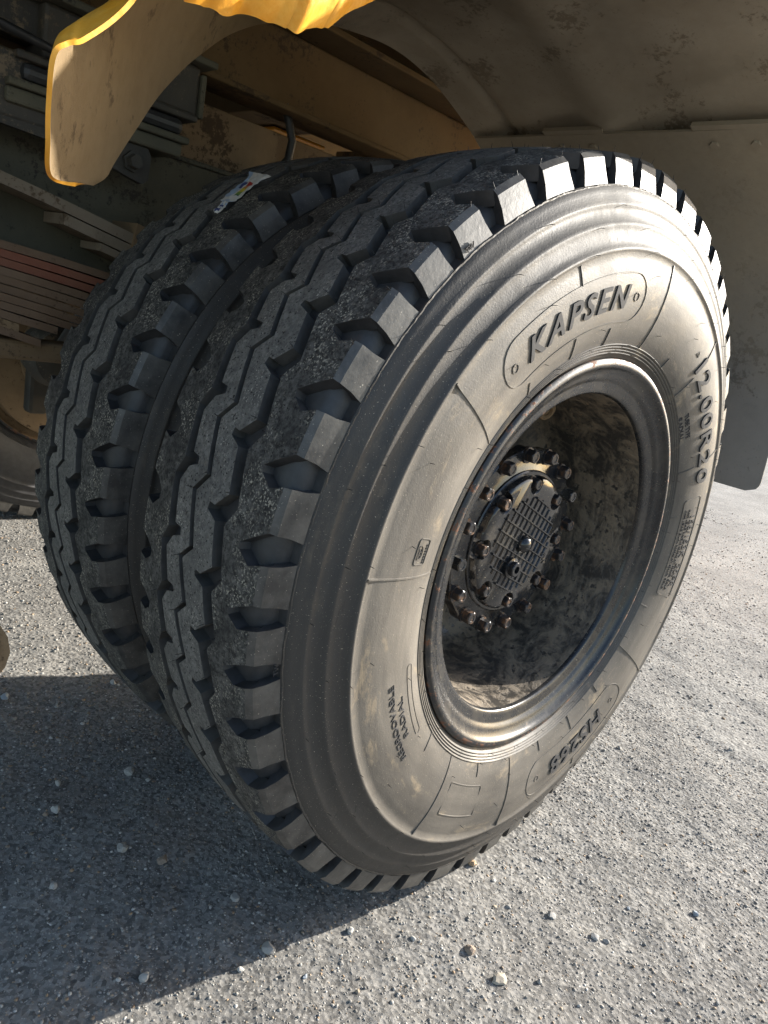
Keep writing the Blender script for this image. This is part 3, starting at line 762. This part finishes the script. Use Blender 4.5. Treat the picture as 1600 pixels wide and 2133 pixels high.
    mb = MB(); mb.add(*tube([wp(math.radians(-48), 0.150, -0.02), wp(math.radians(-50), 0.168, -0.026), wp(math.radians(-48), 0.185, -0.03)], [0.0075, 0.0075, 0.005], 10)); mb.build('valve_stem', [M_BOLT], w, True, 40)
    mb = MB(); mb.add(*tube([wp(math.radians(-150), 0.17, 0.02), wp(math.radians(-152), 0.185, 0.00), wp(math.radians(-147), 0.20, -0.015), wp(math.radians(-140), 0.205, 0.01), wp(math.radians(-136), 0.19, 0.03)], 0.008, 8)); mb.build('inflation_tube', [M_FRAME], w, True)

def wheel(y, z=0.0, scale=1.0, flip=False, dusty=False, detail=True, label=None):
    w = empty('wheel', (0, y, z), truck); w.scale = (scale,) * 3
    if label: w['label'] = label
    build_carcass(w); build_tread(w)
    build_rim(w, flip, dusty)
    return w
outer = wheel(0.0, label='outer rear wheel with dust filmed sidewall and glossy black bolted hub')
build_markings(outer); build_hairs(outer); build_flash(outer); build_hub(outer)
inner = wheel(0.357, 0.003, 0.9895, flip=True, label='inner rear wheel standing close behind the outer wheel')
# the inner wheel across the truck shares its meshes with the near one
far = inner.copy(); COL.objects.link(far); far.location = (0.0, 1.835, 0.0); far['label'] = 'inner rear wheel on the far side under the truck'
far.scale = (1, 1, 1)
for ch in list(inner.children):
    c = ch.copy(); COL.objects.link(c); c.parent = far
for ch in far.children:
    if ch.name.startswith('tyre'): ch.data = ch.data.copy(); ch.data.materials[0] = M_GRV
for ch in far.children:
    if ch.name.startswith(('rim', 'wheel_disc', 'rear_rim_flange')): bpy.data.objects.remove(ch)
build_rim(far, False, True)

# ------------------------------------------------------------------ fender over the twin wheels
def zc(p): return (p[0], p[1], p[2] + ZC)
ST = [((-.702, .000, .3535), (-.668, .050, .3600)), ((-.735, -.040, .3500), (-.650, .065, .3720)), ((-.752, -.075, .3700), (-.635, .080, .3910)),
      ((-.760, -.090, .3940), (-.565, .150, .4710)), ((-.764, -.100, .4180), (-.500, .220, .5300)), ((-.757, -.101, .4270), (-.432, .280, .5820)),
      ((-.746, -.101, .4340), (-.370, .330, .6250)), ((-.719, -.101, .4640), (-.296, .380, .6680)), ((-.685, -.105, .5200), (-.172, .450, .7300)),
      ((-.585, -.120, .6000), (.030, .500, .7750)), ((-.400, -.150, .7100), (.139, .500, .7650)), ((-.150, -.235, .7900), (.254, .500, .7320)),
      ((.095, -.302, .7950), (.352, .500, .6910)), ((.150, -.385, .7800), (.388, .500, .6720)), ((.205, -.335, .7650), (.418, .500, .6530)), ((.330, -.262, .7200), (.480, .500, .6100)), ((.520, -.192, .5850), (.600, .500, .4900)),  # outer edge drawn out beyond view here to shade the front tip
      ((.660, -.175, .4200), (.690, .500, .3500)), ((.757, -.165, .2000), (.762, .500, .2000))]
def catmull(seq, t):
    n = len(seq) - 1; i = min(int(t), n - 1); u = t - i
    p0, p1, p2, p3 = (np.array(seq[max(0, min(n, i + d))]) for d in (-1, 0, 1, 2))
    return 0.5 * ((2 * p1) + (p2 - p0) * u + (2 * p0 - 5 * p1 + 4 * p2 - p3) * u ** 2 + (3 * p1 - p0 - 3 * p2 + p3) * u ** 3)
O_ = [s[0] for s in ST]; I_ = [s[1] for s in ST]
def fender_pt(t, s):
    """t along the arch (front tip to rear foot), s across it (outer edge to inner edge)"""
    o = catmull(O_, t); i = catmull(I_, t)
    ro, ri = math.hypot(o[0], o[2]), math.hypot(i[0], i[2]); ao, ai = math.atan2(o[2], o[0]), math.atan2(i[2], i[0])
    e = s
    r = ro + (ri - ro) * e; a = ao + (ai - ao) * e; y = o[1] + (i[1] - o[1]) * e
    # rolled outer lip and the pressed bead that runs round the arch
    r += 0.010 * math.exp(-((y - 0.405) / 0.010) ** 2) * (1 if t > 8 else 0) - 0.012 * math.exp(-((y - 0.17) / 0.05) ** 2) * min(1, max(0, (t - 9) / 2))
    if t < 8: r += 0.007 * math.sin(PI * s) * min(1, t / 3)
    r += 0.004 * noise.noise(Vector((a * 6, y * 9, 0.3)))
    if s < 0.05: r -= 0.005 * (1 - s / 0.05) * min(1, t / 4)
    return (r * math.cos(a), y, r * math.sin(a) + ZC)
def sheet(name, fn, nu, nv, thick, mats, parent, matidx=None):
    """two-sided sheet with real thickness: inside face, outside face, edges"""
    P = np.array([[fn(i / (nu - 1), j / (nv - 1)) for j in range(nv)] for i in range(nu)], float)
    du = np.gradient(P, axis=0); dv = np.gradient(P, axis=1); nr = np.cross(du, dv); nr /= np.maximum(np.linalg.norm(nr, axis=2, keepdims=True), 1e-9)
    Q = P + nr * thick
    v = list(map(tuple, P.reshape(-1, 3))) + list(map(tuple, Q.reshape(-1, 3))); o = nu * nv
    f = []; m = []
    for i in range(nu - 1):
        for j in range(nv - 1):
            a = i * nv + j; f.append((a, a + 1, a + nv + 1, a + nv)); m.append(0)
            f.append((o + a, o + a + nv, o + a + nv + 1, o + a + 1)); m.append(1)
    rim_ = [i * nv for i in range(nu)], [i * nv + nv - 1 for i in range(nu)], list(range(nv)), list(range((nu - 1) * nv, nu * nv))
    for ln in rim_:
        for a, b in zip(ln, ln[1:]): f.append((a, b, o + b, o + a)); m.append(2)
    return obj(name, v, f, mats, parent, True, m, 40)
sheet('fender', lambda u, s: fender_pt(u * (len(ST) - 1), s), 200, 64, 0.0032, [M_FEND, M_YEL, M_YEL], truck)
# torn front of the outer lip, bent down below the arch
LIPB = [(-.672, -.100, .486), (-.655, -.100, .4900), (-.640, -.102, .4900), (-.625, -.101, .4965), (-.604, -.103, .4985), (-.590, -.104, .5000), (-.581, -.107, .4990), (-.570, -.104, .5080), (-.553, -.102, .5150), (-.545, -.102, .5185), (-.531, -.100, .5330), (-.510, -.100, .5500), (-.49, -.10, .566)]
def lip(u, s):
    b = catmull(LIPB, u * (len(LIPB) - 1)); h = s
    n = 0.006 * noise.noise(Vector((u * 5, s * 3, 1.7))) + 0.0025 * noise.noise(Vector((u * 19, s * 8, 4.1)))
    fold = 0.012 * (1 - min(1, s / 0.16)) ** 2
    return (b[0] + 0.01 * h, b[1] - 0.02 * h + n + fold, b[2] + 0.16 * h + ZC + 0.0015 * noise.noise(Vector((u * 16, 0, 2))) * (1 - s))
sheet('bent_lip', lip, 70, 24, 0.004, [M_YEL, M_YEL, M_YEL], truck)

# rubber mud flap lining the rear of the arch, with its clamp plates and bolts
def flap(u, s):
    a = math.radians(65.5 - 59.2 * u); r = 0.7715 - 0.0025 * math.sin(u * 9)
    y0, y1 = -0.150, 0.49
    if u > 0.965: e = 0.028 * (1 - math.sqrt(max(0, 1 - ((u - 0.965) / 0.035) ** 2))); y0 += e; y1 -= e
    y = y0 + (y1 - y0) * s
    r += 0.003 * noise.noise(Vector((a * 4, y * 6, 7)))
    return (r * math.cos(a), y, r * math.sin(a) + ZC)
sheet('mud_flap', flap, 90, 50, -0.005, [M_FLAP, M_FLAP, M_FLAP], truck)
def polar_plate(pts, r0, r1):
    v = [(r * math.cos(math.radians(a)), y, r * math.sin(math.radians(a)) + ZC) for r in (r0, r1) for a, y in pts]; n = len(pts)
    return v, [tuple(range(n)), tuple(range(n, 2 * n))[::-1]] + [(i, (i + 1) % n, n + (i + 1) % n, n + i) for i in range(n)]
for y0, y1 in ((0.010, -0.128), (0.312, 0.180)):
    s = -1
    p = truck
    ym = (y0 + y1) / 2
    pl = MB(); pl.add(*polar_plate([(66.3, y0), (66.3, y1), (62.5, y1 + 0.008), (58.5, y1 + 0.022), (58.5, y0 - 0.022), (62.5, y0 - 0.008)], 0.7675, 0.7760))
    plate = pl.build('clamp_plate', [M_FLAP], truck)
    for yy in (ym - 0.035, ym + 0.035):
        a = math.radians(63.2); c = Vector((0.7685 * math.cos(a), yy, 0.7685 * math.sin(a) + ZC)); d = Vector((-math.cos(a), 0, -math.sin(a)))
        b = MB(); b.add(*tube([c, c + d * 0.002, c + d * 0.0021, c + d * 0.006], [0.012, 0.012, 0.0085, 0.008], 6)); b.build('bolt', [M_FLAP], plate)

# ------------------------------------------------------------------ chassis above and behind the wheels
def slab(name, x0, x1, y0, y1, z0, z1, m, parent=truck, bev=0.003):
    return bevbox(name, ((x0 + x1) / 2, (y0 + y1) / 2, (z0 + z1) / 2 + ZC), (x1 - x0, y1 - y0, z1 - z0), m, parent, bev)
# long body beam (web, lower and upper flange)
bb = empty('body_beam', (0, 0, 0), truck)
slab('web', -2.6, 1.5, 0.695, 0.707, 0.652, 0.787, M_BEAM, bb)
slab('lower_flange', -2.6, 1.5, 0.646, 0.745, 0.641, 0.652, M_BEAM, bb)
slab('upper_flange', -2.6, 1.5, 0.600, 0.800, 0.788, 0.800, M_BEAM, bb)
# frame rail, its lower part pale with dust, and the packing beam on top of it
fr = empty('frame_rail', (0, 0, 0), truck)
slab('web', -2.6, 1.4, 0.690, 0.700, 0.236, 0.498, M_FRAME, fr)
slab('upper_flange', -2.6, 1.4, 0.690, 0.780, 0.499, 0.508, M_FRAME, fr)
slab('lower_flange', -2.6, 1.4, 0.690, 0.780, 0.226, 0.235, M_FRAME, fr)
slab('packing_beam', -2.6, 1.4, 0.712, 0.790, 0.509, 0.612, M_BROWN, truck)
for x in (-0.9, -0.02, 0.7, 1.2): slab('cross_member', x, x + 0.16, 0.80, 1.42, 0.66, 0.79, M_BEAM, truck)
fr2 = empty('frame_rail', (0, 0, 0), truck)
slab('web', -2.6, 1.4, 1.480, 1.490, 0.236, 0.498, M_FRAME, fr2)
slab('lower_flange', -2.6, 1.4, 1.400, 1.490, 0.226, 0.235, M_FRAME, fr2)
slab('packing_beam', -2.6, 1.4, 1.400, 1.478, 0.509, 0.612, M_BROWN, truck)
slab('far_side_skirt', -1.2, 3.0, 2.200, 2.212, 0.36, 0.859, M_YEL, truck, 0.004)
slab('gap_fill_plate', 0.065, 0.215, 0.86, 1.0, 0.650, 0.657, M_YEL, truck)  # added yellow plate in place of the sunlit far panel in the gap
# body rest block, rubber pad and bolted bracket beside the frame
br = empty('body_rest', (0, 0, 0), truck)
slab('block', -0.52, -0.262, 0.615, 0.690, 0.562, 0.640, M_DARK, br, 0.006)
slab('top_plate', -0.54, -0.245, 0.590, 0.700, 0.6405, 0.6515, M_FRAME, br, 0.003)
slab('end_plate', -0.2615, -0.2525, 0.610, 0.660, 0.562, 0.630, M_FRAME, br, 0.002)
slab('steel_plate', -0.56, -0.270, 0.595, 0.690, 0.5505, 0.5615, M_DARK, br, 0.003)
slab('rubber_pad', -0.55, -0.290, 0.600, 0.690, 0.5235, 0.5500, M_HOSE, br, 0.010)
slab('steel_plate', -0.57, -0.282, 0.592, 0.690, 0.5120, 0.5230, M_FRAME, br, 0.003)
slab('lower_plate', -0.57, -0.290, 0.600, 0.690, 0.4900, 0.5110, M_FRAME, br, 0.004)
mb = MB(); mb.add(*prism([(-0.60, 0.489), (-0.345, 0.489), (-0.338, 0.478), (-0.340, 0.440), (-0.350, 0.432), (-0.385, 0.440), (-0.43, 0.452), (-0.60, 0.462)], 0.612, 0.628, lambda a, b, d: (a, d, b + ZC)))
bk = mb.build('bolt_bracket', [M_DARK], br)
for bx, bz in ((-0.372, 0.4615), (-0.425, 0.4735), (-0.49, 0.476)):
    b = MB(); b.add(*tube([(bx, 0.613, bz + ZC), (bx, 0.604, bz + ZC), (bx, 0.6039, bz + ZC), (bx, 0.590, bz + ZC)], [0.0165, 0.0165, 0.0120, 0.0110], 6)); b.build('bolt', [M_DARK], br)
slab('side_plate', -2.0, -0.47, 0.610, 0.635, 0.47, 0.56, M_DARK, truck, 0.004)
slab('side_plate', -2.0, -0.42, 0.640, 0.690, 0.585, 0.640, M_DARK, truck, 0.004)
# leaf springs: an upper helper pack wrapped by a clip and the main pack of many leaves below it
def leaf(name, x0, x1, zfun, th, y0, y1, m, parent, taper=0.03):
    n = 26; v = []; f = []
    for i in range(n):
        x = x0 + (x1 - x0) * i / (n - 1); z = zfun(x) + ZC; e = min(1.0, (x1 - x) / taper + 0.35) if taper else 1
        ya, yb = (y0, y1) if taper == 0 else (y0 + (1 - e) * 0.02, y1 - (1 - e) * 0.02)
        z += 0.0012 * noise.noise(Vector((x * 14, z * 90, 3))); ya += 0.0022 * noise.noise(Vector((x * 22, z * 70, 1))) + 0.002 * noise.noise(Vector((z * 160, 5, 1)))
        for (yy, zz) in ((ya, z), (ya, z - th * e), (yb, z - th * e), (yb, z)): v.append((x, yy, zz))
    for i in range(n - 1):
        for q in range(4): f.append((i * 4 + q, i * 4 + (q + 1) % 4, i * 4 + 4 + (q + 1) % 4, i * 4 + 4 + q))
    f += [(3, 2, 1, 0), tuple(range(4 * n - 4, 4 * n))]
    return obj(name, v, f, m, parent)
hs = empty('leaf_spring', (0, 0, 0), truck); hs['label'] = 'upper short spring pack of pale leaves with a clip at its end'
ztop = lambda x: 0.353 - 0.222 * (x + 0.373) - 0.05 * (x + 0.373) ** 2
leaf('leaf', -1.7, -0.352, ztop, 0.0170, 0.598, 0.683, M_LEAFT, hs, 0)
leaf('leaf', -0.478, -0.356, lambda x: ztop(x) - 0.0195, 0.0165, 0.598, 0.683, M_LEAFT, hs, 0)
leaf('leaf', -0.415, -0.356, lambda x: ztop(x) - 0.0385, 0.0120, 0.600, 0.683, M_LEAFT, hs, 0)
mb = MB(); mb.add(*prism([(-0.360, 0.368), (-0.335, 0.362), (-0.318, 0.345), (-0.345, 0.308), (-0.368, 0.306)], 0.592, 0.688, lambda a, b, d: (a, d, b + ZC)))
mb.build('spring_clip', [M_BROWN], hs)
ms = empty('leaf_spring', (0, 0, 0), truck); ms['label'] = 'main spring pack of stacked leaves, some with red paint'
for q in range(8):
    zq = lambda x, q=q: 0.2985 - 0.0127 * q - (0.095 + 0.010 * q) * (x + 0.568) - 0.10 * (x + 0.568) ** 2
    leaf('leaf', -1.7, 0.10 - 0.022 * q, zq, 0.0117, 0.598 + 0.002 * (q % 3), 0.685, M_LEAFR if q in (1, 2) else M_LEAF, ms, 0)
for q in range(3):
    zq = lambda x, q=q: 0.2985 - 0.0127 * (8 + q) - (0.18 + 0.02 * q) * (x + 0.568) - 0.10 * (x + 0.568) ** 2
    leaf('leaf', -1.7, (-0.475, -0.535, -0.50)[q], zq, 0.0120, 0.598, 0.685, M_LEAF if q != 1 else M_BROWN, ms, 0)
slab('added_shade_beam', 1.00, 1.10, 0.56, 2.0, 0.080, 0.160, M_FRAME, truck, 0.004)  # unseen beam, added to keep the sun off the far tyre
slab('added_shade_beam', 1.00, 1.10, 0.56, 2.0, 0.183, 0.60, M_FRAME, truck, 0.004)  # second added beam, a slit left between for a streak of sun
slab('spring_seat', -1.5, -0.30, 0.615, 0.675, 0.118, 0.150, M_BROWN, truck, 0.006)
# axle, differential and the far brake
v, f, mi = lathe([(0.02, 0.52), (0.10, 0.52), (0.105, 0.62), (0.095, 0.78), (0.13, 0.86), (0.20, 0.97), (0.235, 1.09), (0.20, 1.21), (0.13, 1.32), (0.095, 1.40), (0.105, 1.56), (0.02, 1.57)], 64)
obj('axle_housing', v, f, M_BROWN, truck, True, None, 40)
v, f, mi = lathe([(0.10, 1.575), (0.175, 1.580), (0.180, 1.62), (0.262, 1.640), (0.270, 1.645), (0.272, 1.70), (0.268, 1.80), (0.10, 1.80)], 96)
obj('brake_drum', v, f, M_BROWN, truck, True, None, 35)
mb = MB(); mb.add(*tube([(-0.17, 1.30, 0.03 + ZC), (-0.17, 1.32, 0.03 + ZC), (-0.17, 1.36, 0.03 + ZC), (-0.17, 1.38, 0.03 + ZC), (-0.17, 1.385, 0.03 + ZC), (-0.17, 1.45, 0.03 + ZC), (-0.17, 1.50, 0.03 + ZC)], [0.05, 0.075, 0.078, 0.086, 0.078, 0.074, 0.04], 24)); mb.build('brake_chamber', [M_DARK], truck, True, 40)
mb = MB(); mb.add(*tube([(-0.245, 0.86, 0.31 + ZC), (-0.25, 0.95, 0.24 + ZC), (-0.24, 1.10, 0.15 + ZC), (-0.21, 1.25, 0.08 + ZC), (-0.19, 1.33, 0.05 + ZC)], 0.012, 10)); mb.build('air_hose', [M_HOSE], truck, True)
slab('slack_adjuster', -0.19, -0.13, 1.50, 1.55, -0.16, 0.05, M_DARK, truck, 0.012)
mb = MB(); mb.add(*tube([(-0.035, 0.69, 0.660 + ZC), (-0.022, 0.685, 0.632 + ZC), (-0.008, 0.684, 0.600 + ZC), (-0.010, 0.686, 0.565 + ZC), (-0.032, 0.69, 0.535 + ZC), (-0.06, 0.705, 0.515 + ZC)], 0.0085, 12)); mb.build('air_hose', [M_HOSE], truck, True)
for q, (y, z) in enumerate(((0.60, 0.70), (0.63, 0.735), (0.58, 0.60))):
    mb = MB(); mb.add(*tube([(-1.6 + 0.1 * k, y + 0.012 * math.sin(k * 0.9 + q), z + ZC + 0.018 * math.sin(k * 0.55 + q * 2) - 0.01 * (q == 2) * k * 0.2) for k in range(13)], 0.0065, 8)); mb.build('air_line', [M_HOSE], truck, True)
for bx in (-0.62, -0.80):
    mb = MB(); mb.add(*tube([(bx, 0.588, 0.13 + ZC), (bx, 0.588, 0.46 + ZC), (bx, 0.64, 0.475 + ZC), (bx, 0.694, 0.46 + ZC), (bx, 0.694, 0.13 + ZC)], 0.011, 10)); mb.build('spring_u_bolt', [M_BROWN], truck, True)
# rear corner of the front fender, just inside the picture's edge
mb = MB()
fl = [(-0.86, 0.20), (-0.80, 0.06), (-0.735, -0.052), (-0.708, -0.083), (-0.697, -0.103), (-0.6935, -0.122), (-0.698, -0.140), (-0.712, -0.156), (-0.74, -0.168), (-0.80, -0.172), (-0.86, -0.165)]
mb.add(*prism(fl, 0.100, 0.128, lambda a, b, d: (a, d, b + ZC)))
mb.build('front_fender_corner', [M_BROWN], truck)
mb = MB(); mb.add(*prism([(a - 0.012, b + 0.004 if b < -0.1 else b) for a, b in fl], 0.0965, 0.0995, lambda a, b, d: (a, d, b + ZC))); mb.build('front_fender_lining', [M_HOSE], truck)
# the dump body itself, over the frame
bd = empty('dump_body', (0, 0, 0), truck)
slab('floor', -3.2, 1.5, -0.17, 2.35, 0.860, 0.880, M_FRAME, bd)
slab('side_wall', -3.2, 1.5, -0.17, -0.15, 0.881, 1.75, M_YEL, bd)
slab('side_wall', -3.2, 1.5, 2.33, 2.35, 0.881, 1.75, M_YEL, bd)
slab('tailgate', 1.501, 1.53, -0.17, 2.35, 0.86, 1.75, M_YEL, bd)

# ------------------------------------------------------------------ torn paper label lying on the inner tyre
def build_label():
    def flat(name, c): return mat_flat(name, c, 0.55)
    mats = [flat('label_white_paper', (0.62, 0.60, 0.56)), flat('label_blue_print', (0.05, 0.07, 0.20)), flat('label_pale_blue', (0.33, 0.42, 0.55)), flat('label_red', (0.40, 0.04, 0.03)), flat('label_orange', (0.55, 0.22, 0.03)), flat('label_yellow', (0.62, 0.50, 0.05)), flat('label_light_green', (0.18, 0.30, 0.06)), flat('label_dark_green', (0.03, 0.13, 0.07))]
    n, m = 30, 10; v = []; f = []; mi = []
    for i in range(n + 1):
        t = i / n
        cy = 0.300 + 0.028 * t; ct = 135.0 - 11.2 * t
        hw = 0.0085 if t < 0.16 else (0.0075 if t < 0.26 else 0.0135 + 0.005 * math.sin(3 * t) + (0.012 * (t - 0.86) / 0.14 if t > 0.86 else 0))
        if t < 0.10: hw = 0.012 * math.sqrt(max(0.05, 1 - ((0.10 - t) / 0.105) ** 2))
        for j in range(m + 1):
            s = -1 + 2 * j / m
            rag = 0.0012 * noise.noise(Vector((i * 0.7, j * 0.9, 2.2)))
            y = cy + s * hw + (0.004 * noise.noise(Vector((i * 0.45, 3.1, j * 0.1))) if abs(s) > 0.9 else 0)
            th = math.radians(ct) + rag
            lift = 0.002 + 0.0035 * abs(noise.noise(Vector((i * 0.22, j * 0.3, 0)))) + (0.006 * (t - 0.8) / 0.2 * (0.5 + 0.5 * s) if t > 0.8 else 0)
            r = 0.9895 * crown(y - 0.357) + lift
            v.append((r * math.cos(th), y, 0.5545 + r * math.sin(th)))
    for i in range(n):
        for j in range(m):
            t = i / n; q = j / m; c = 0
            if t < 0.16: c = 1 if 0.03 < t and 0.2 < q < 0.85 and noise.noise(Vector((i * 0.5, j * 0.6, 5))) > -0.25 else 0
            elif t < 0.28: c = 2 if noise.noise(Vector((i * 0.8, j * 0.7, 9))) > -0.05 else 0
            elif t < 0.34: c = 0
            elif t < 0.76:
                if 0.15 <= q < 0.5: c = (7, 6, 6, 5, 5, 4, 4, 3, 3)[min(8, int((t - 0.38) / 0.04))] if t >= 0.38 else 0
                elif q >= 0.6: c = 2 if q > 0.7 or t < 0.6 else 1
            elif q > 0.75: c = 2
            f.append((i * (m + 1) + j, (i + 1) * (m + 1) + j, (i + 1) * (m + 1) + j + 1, i * (m + 1) + j + 1)); mi.append(c)
    o = obj('paper_label', v, f, mats, None, False, mi)
    so = o.modifiers.new('thickness', 'SOLIDIFY'); so.thickness = 0.0003
    tag(o, 'torn white paper label with rainbow colour bars lying on the inner tyre', 'label')
build_label()

# ------------------------------------------------------------------ loose stones
ICO = None
def ico(sub):
    bm = bmesh.new(); bmesh.ops.create_icosphere(bm, subdivisions=sub, radius=1.0)
    v = np.array([q.co[:] for q in bm.verts]); f = np.array([[q.index for q in fc.verts] for fc in bm.faces]); bm.free(); return v, f
I1 = ico(1); I2 = ico(2)
def stone_tint(rng, n):
    g = rng.uniform(0.14, 0.28, n)[:, None] * np.array([[1.0, 0.96, 0.88]])
    w = rng.random(n)
    g[w > 0.86] *= np.array([1.08, 0.90, 0.72]); g[w > 0.95] = np.array([0.30, 0.21, 0.13]) * rng.uniform(0.7, 1.1, ((w > 0.95).sum(), 1))
    g[w < 0.10] *= 0.65; g[(w > 0.10) & (w < 0.16)] = rng.uniform(0.34, 0.46, (((w > 0.10) & (w < 0.16)).sum(), 1)) * np.array([1, 0.97, 0.9])
    return g
def stone_shape(rng, base, n):
    v, f = base; k = len(v)
    P = np.repeat(v[None], n, 0)
    P = P * (1 + rng.uniform(-0.22, 0.22, (n, k, 1)))
    # chop facets
    for _ in range(4):
        d = rng.normal(size=(n, 1, 3)); d /= np.linalg.norm(d, axis=2, keepdims=True); c = rng.uniform(0.55, 0.85, (n, 1, 1))
        h = (P * d).sum(2, keepdims=True); P = P - d * np.maximum(0, h - c)
    P = P * rng.uniform(0.6, 1.15, (n, 1, 3)) * np.array([1, 1, 0.72])
    a = rng.uniform(0, 2 * PI, n); ca, sa = np.cos(a)[:, None], np.sin(a)[:, None]
    x = P[:, :, 0] * ca - P[:, :, 1] * sa; y = P[:, :, 0] * sa + P[:, :, 1] * ca; P = np.stack([x, y, P[:, :, 2]], 2)
    return P, f
def gravel():
    rng = np.random.default_rng(21)
    parts = []
    # density falls with distance from the camera; the band under the tyres is skipped
    for n, x0, x1, y0, y1, s0, s1 in ((62000, -0.75, 0.9, -0.75, 0.70, 0.0012, 0.0036), (12000, -0.75, 0.3, 0.4, 1.9, 0.0024, 0.0055), (14000, 0.3, 2.4, -0.9, 0.6, 0.0018, 0.0048), (7000, 1.0, 4.5, -0.8, 1.4, 0.003, 0.007)):
        x = rng.uniform(x0, x1, n); y = rng.uniform(y0, y1, n); s = s0 * (s1 / s0) ** (rng.random(n) ** 2.2)
        keep = ~((abs(x) < 0.11) & (y > -0.135) & (y < 0.49))
        parts.append((x[keep], y[keep], s[keep]))
    X = np.concatenate([p[0] for p in parts]); Y = np.concatenate([p[1] for p in parts]); Sz = np.concatenate([p[2] for p in parts]); n = len(X)
    P, f = stone_shape(rng, I1, n); k = P.shape[1]
    P = P * Sz[:, None, None]; Z = ground_h(X, Y) + Sz * rng.uniform(-0.45, 0.18, n)
    P += np.stack([X, Y, Z], 1)[:, None, :]
    F = (f[None] + (np.arange(n) * k)[:, None, None]).reshape(-1, 3).astype(np.int32)
    me = bpy.data.meshes.new('gravel'); me.vertices.add(n * k); me.vertices.foreach_set('co', P.reshape(-1))
    me.loops.add(F.size); me.loops.foreach_set('vertex_index', F.ravel()); me.polygons.add(len(F))
    me.polygons.foreach_set('loop_start', np.arange(0, F.size, 3, dtype=np.int32)); me.polygons.foreach_set('loop_total', np.full(len(F), 3, np.int32))
    me.update(calc_edges=True)
    at = me.color_attributes.new('tint', 'FLOAT_COLOR', 'POINT'); c = np.ones((n, k, 4), np.float32); c[:, :, :3] = stone_tint(rng, n)[:, None, :]
    at.data.foreach_set('color', c.ravel()); me.materials.append(M_STONE)
    o = bpy.data.objects.new('gravel', me); COL.objects.link(o); tag(o, 'fine grey grit and gravel lying over the asphalt', kind='stuff')
gravel()
def stone(x, y, size, col, label, group, seed):
    rng = np.random.default_rng(seed); P, f = stone_shape(rng, I2, 1); P = P[0] * size
    me = bpy.data.meshes.new('stone'); me.from_pydata([tuple(q) for q in P], [], [tuple(map(int, q)) for q in f]); me.materials.append(M_STONE)
    at = me.color_attributes.new('tint', 'FLOAT_COLOR', 'POINT'); at.data.foreach_set('color', np.tile(np.array([*col, 1.0], np.float32), len(P)))
    o = bpy.data.objects.new('stone', me); COL.objects.link(o)
    o.location = (x, y, float(ground_h(np.array([x]), np.array([y]))[0]) - float(P[:, 2].min()) * 0.45)
    tag(o, label, 'stone', group)
GREY = (0.27, 0.262, 0.243); WHITE = (0.33, 0.32, 0.295); TAN = (0.40, 0.28, 0.17); BROWN = (0.22, 0.17, 0.13); BLUE = (0.24, 0.27, 0.30)
stone(-0.153, -0.293, 0.0110, (0.33, 0.29, 0.23), 'pale tan stone on the sunlit asphalt low in the picture in front of the tyre', None, 1)
stone(0.043, -0.337, 0.0095, WHITE, 'bright white stone on the sunlit asphalt to the right of the shadow', None, 2)
stone(-0.005, -0.126, 0.0075, TAN, 'small orange tan stone lying against the foot of the outer tyre', None, 5)
stone(-0.150, -0.237, 0.0110, BROWN, 'dark reddish brown stone lying flat between the tyre and the tan stone', None, 6)
stone(-0.394, -0.072, 0.0125, GREY, 'grey stone at the bottom edge of the picture just outside the shadow', None, 3)
stone(-0.486, 0.700, 0.0105, BLUE, 'bluish flat stone in the shade at the left edge of the picture', None, 28)
stone(-0.384, 0.372, 0.0120, GREY, 'pale block of stone in the tyre shadow, largest one there', None, 26)
LIT = [(-0.208, -0.174), (-0.105, -0.330), (0.095, -0.511), (0.054, -0.352), (-0.277, -0.112), (-0.378, -0.132), (-0.443, -0.076), (0.151, -0.340), (-0.027, -0.219), (0.019, -0.272), (0.248, -0.416), (-0.001, -0.170), (0.207, -0.235), (0.328, -0.324), (0.604, -0.086), (0.893, -0.241)]
for q, (x, y) in enumerate(LIT):
    stone(x, y, random.uniform(0.0040, 0.0074), random.choice((GREY, WHITE, GREY, BLUE)), 'small pale stone lying on the sunlit asphalt beside the outer tyre', 'pale stones in the sun', 40 + q)
SHA = [(-0.543, 0.329), (-0.527, 0.332), (-0.287, 0.458), (-0.363, 0.337), (-0.281, 0.662), (-0.498, 0.398), (-0.587, 0.183), (-0.550, -0.018), (-0.382, 0.030), (-0.434, 0.151), (-0.475, 0.203)]
for q, (x, y) in enumerate(SHA):
    stone(x, y, random.uniform(0.0055, 0.0100), random.choice((GREY, WHITE, BROWN)), 'small stone lying in the dark shadow left of the tyres', 'small stones in the shadow', 70 + q)
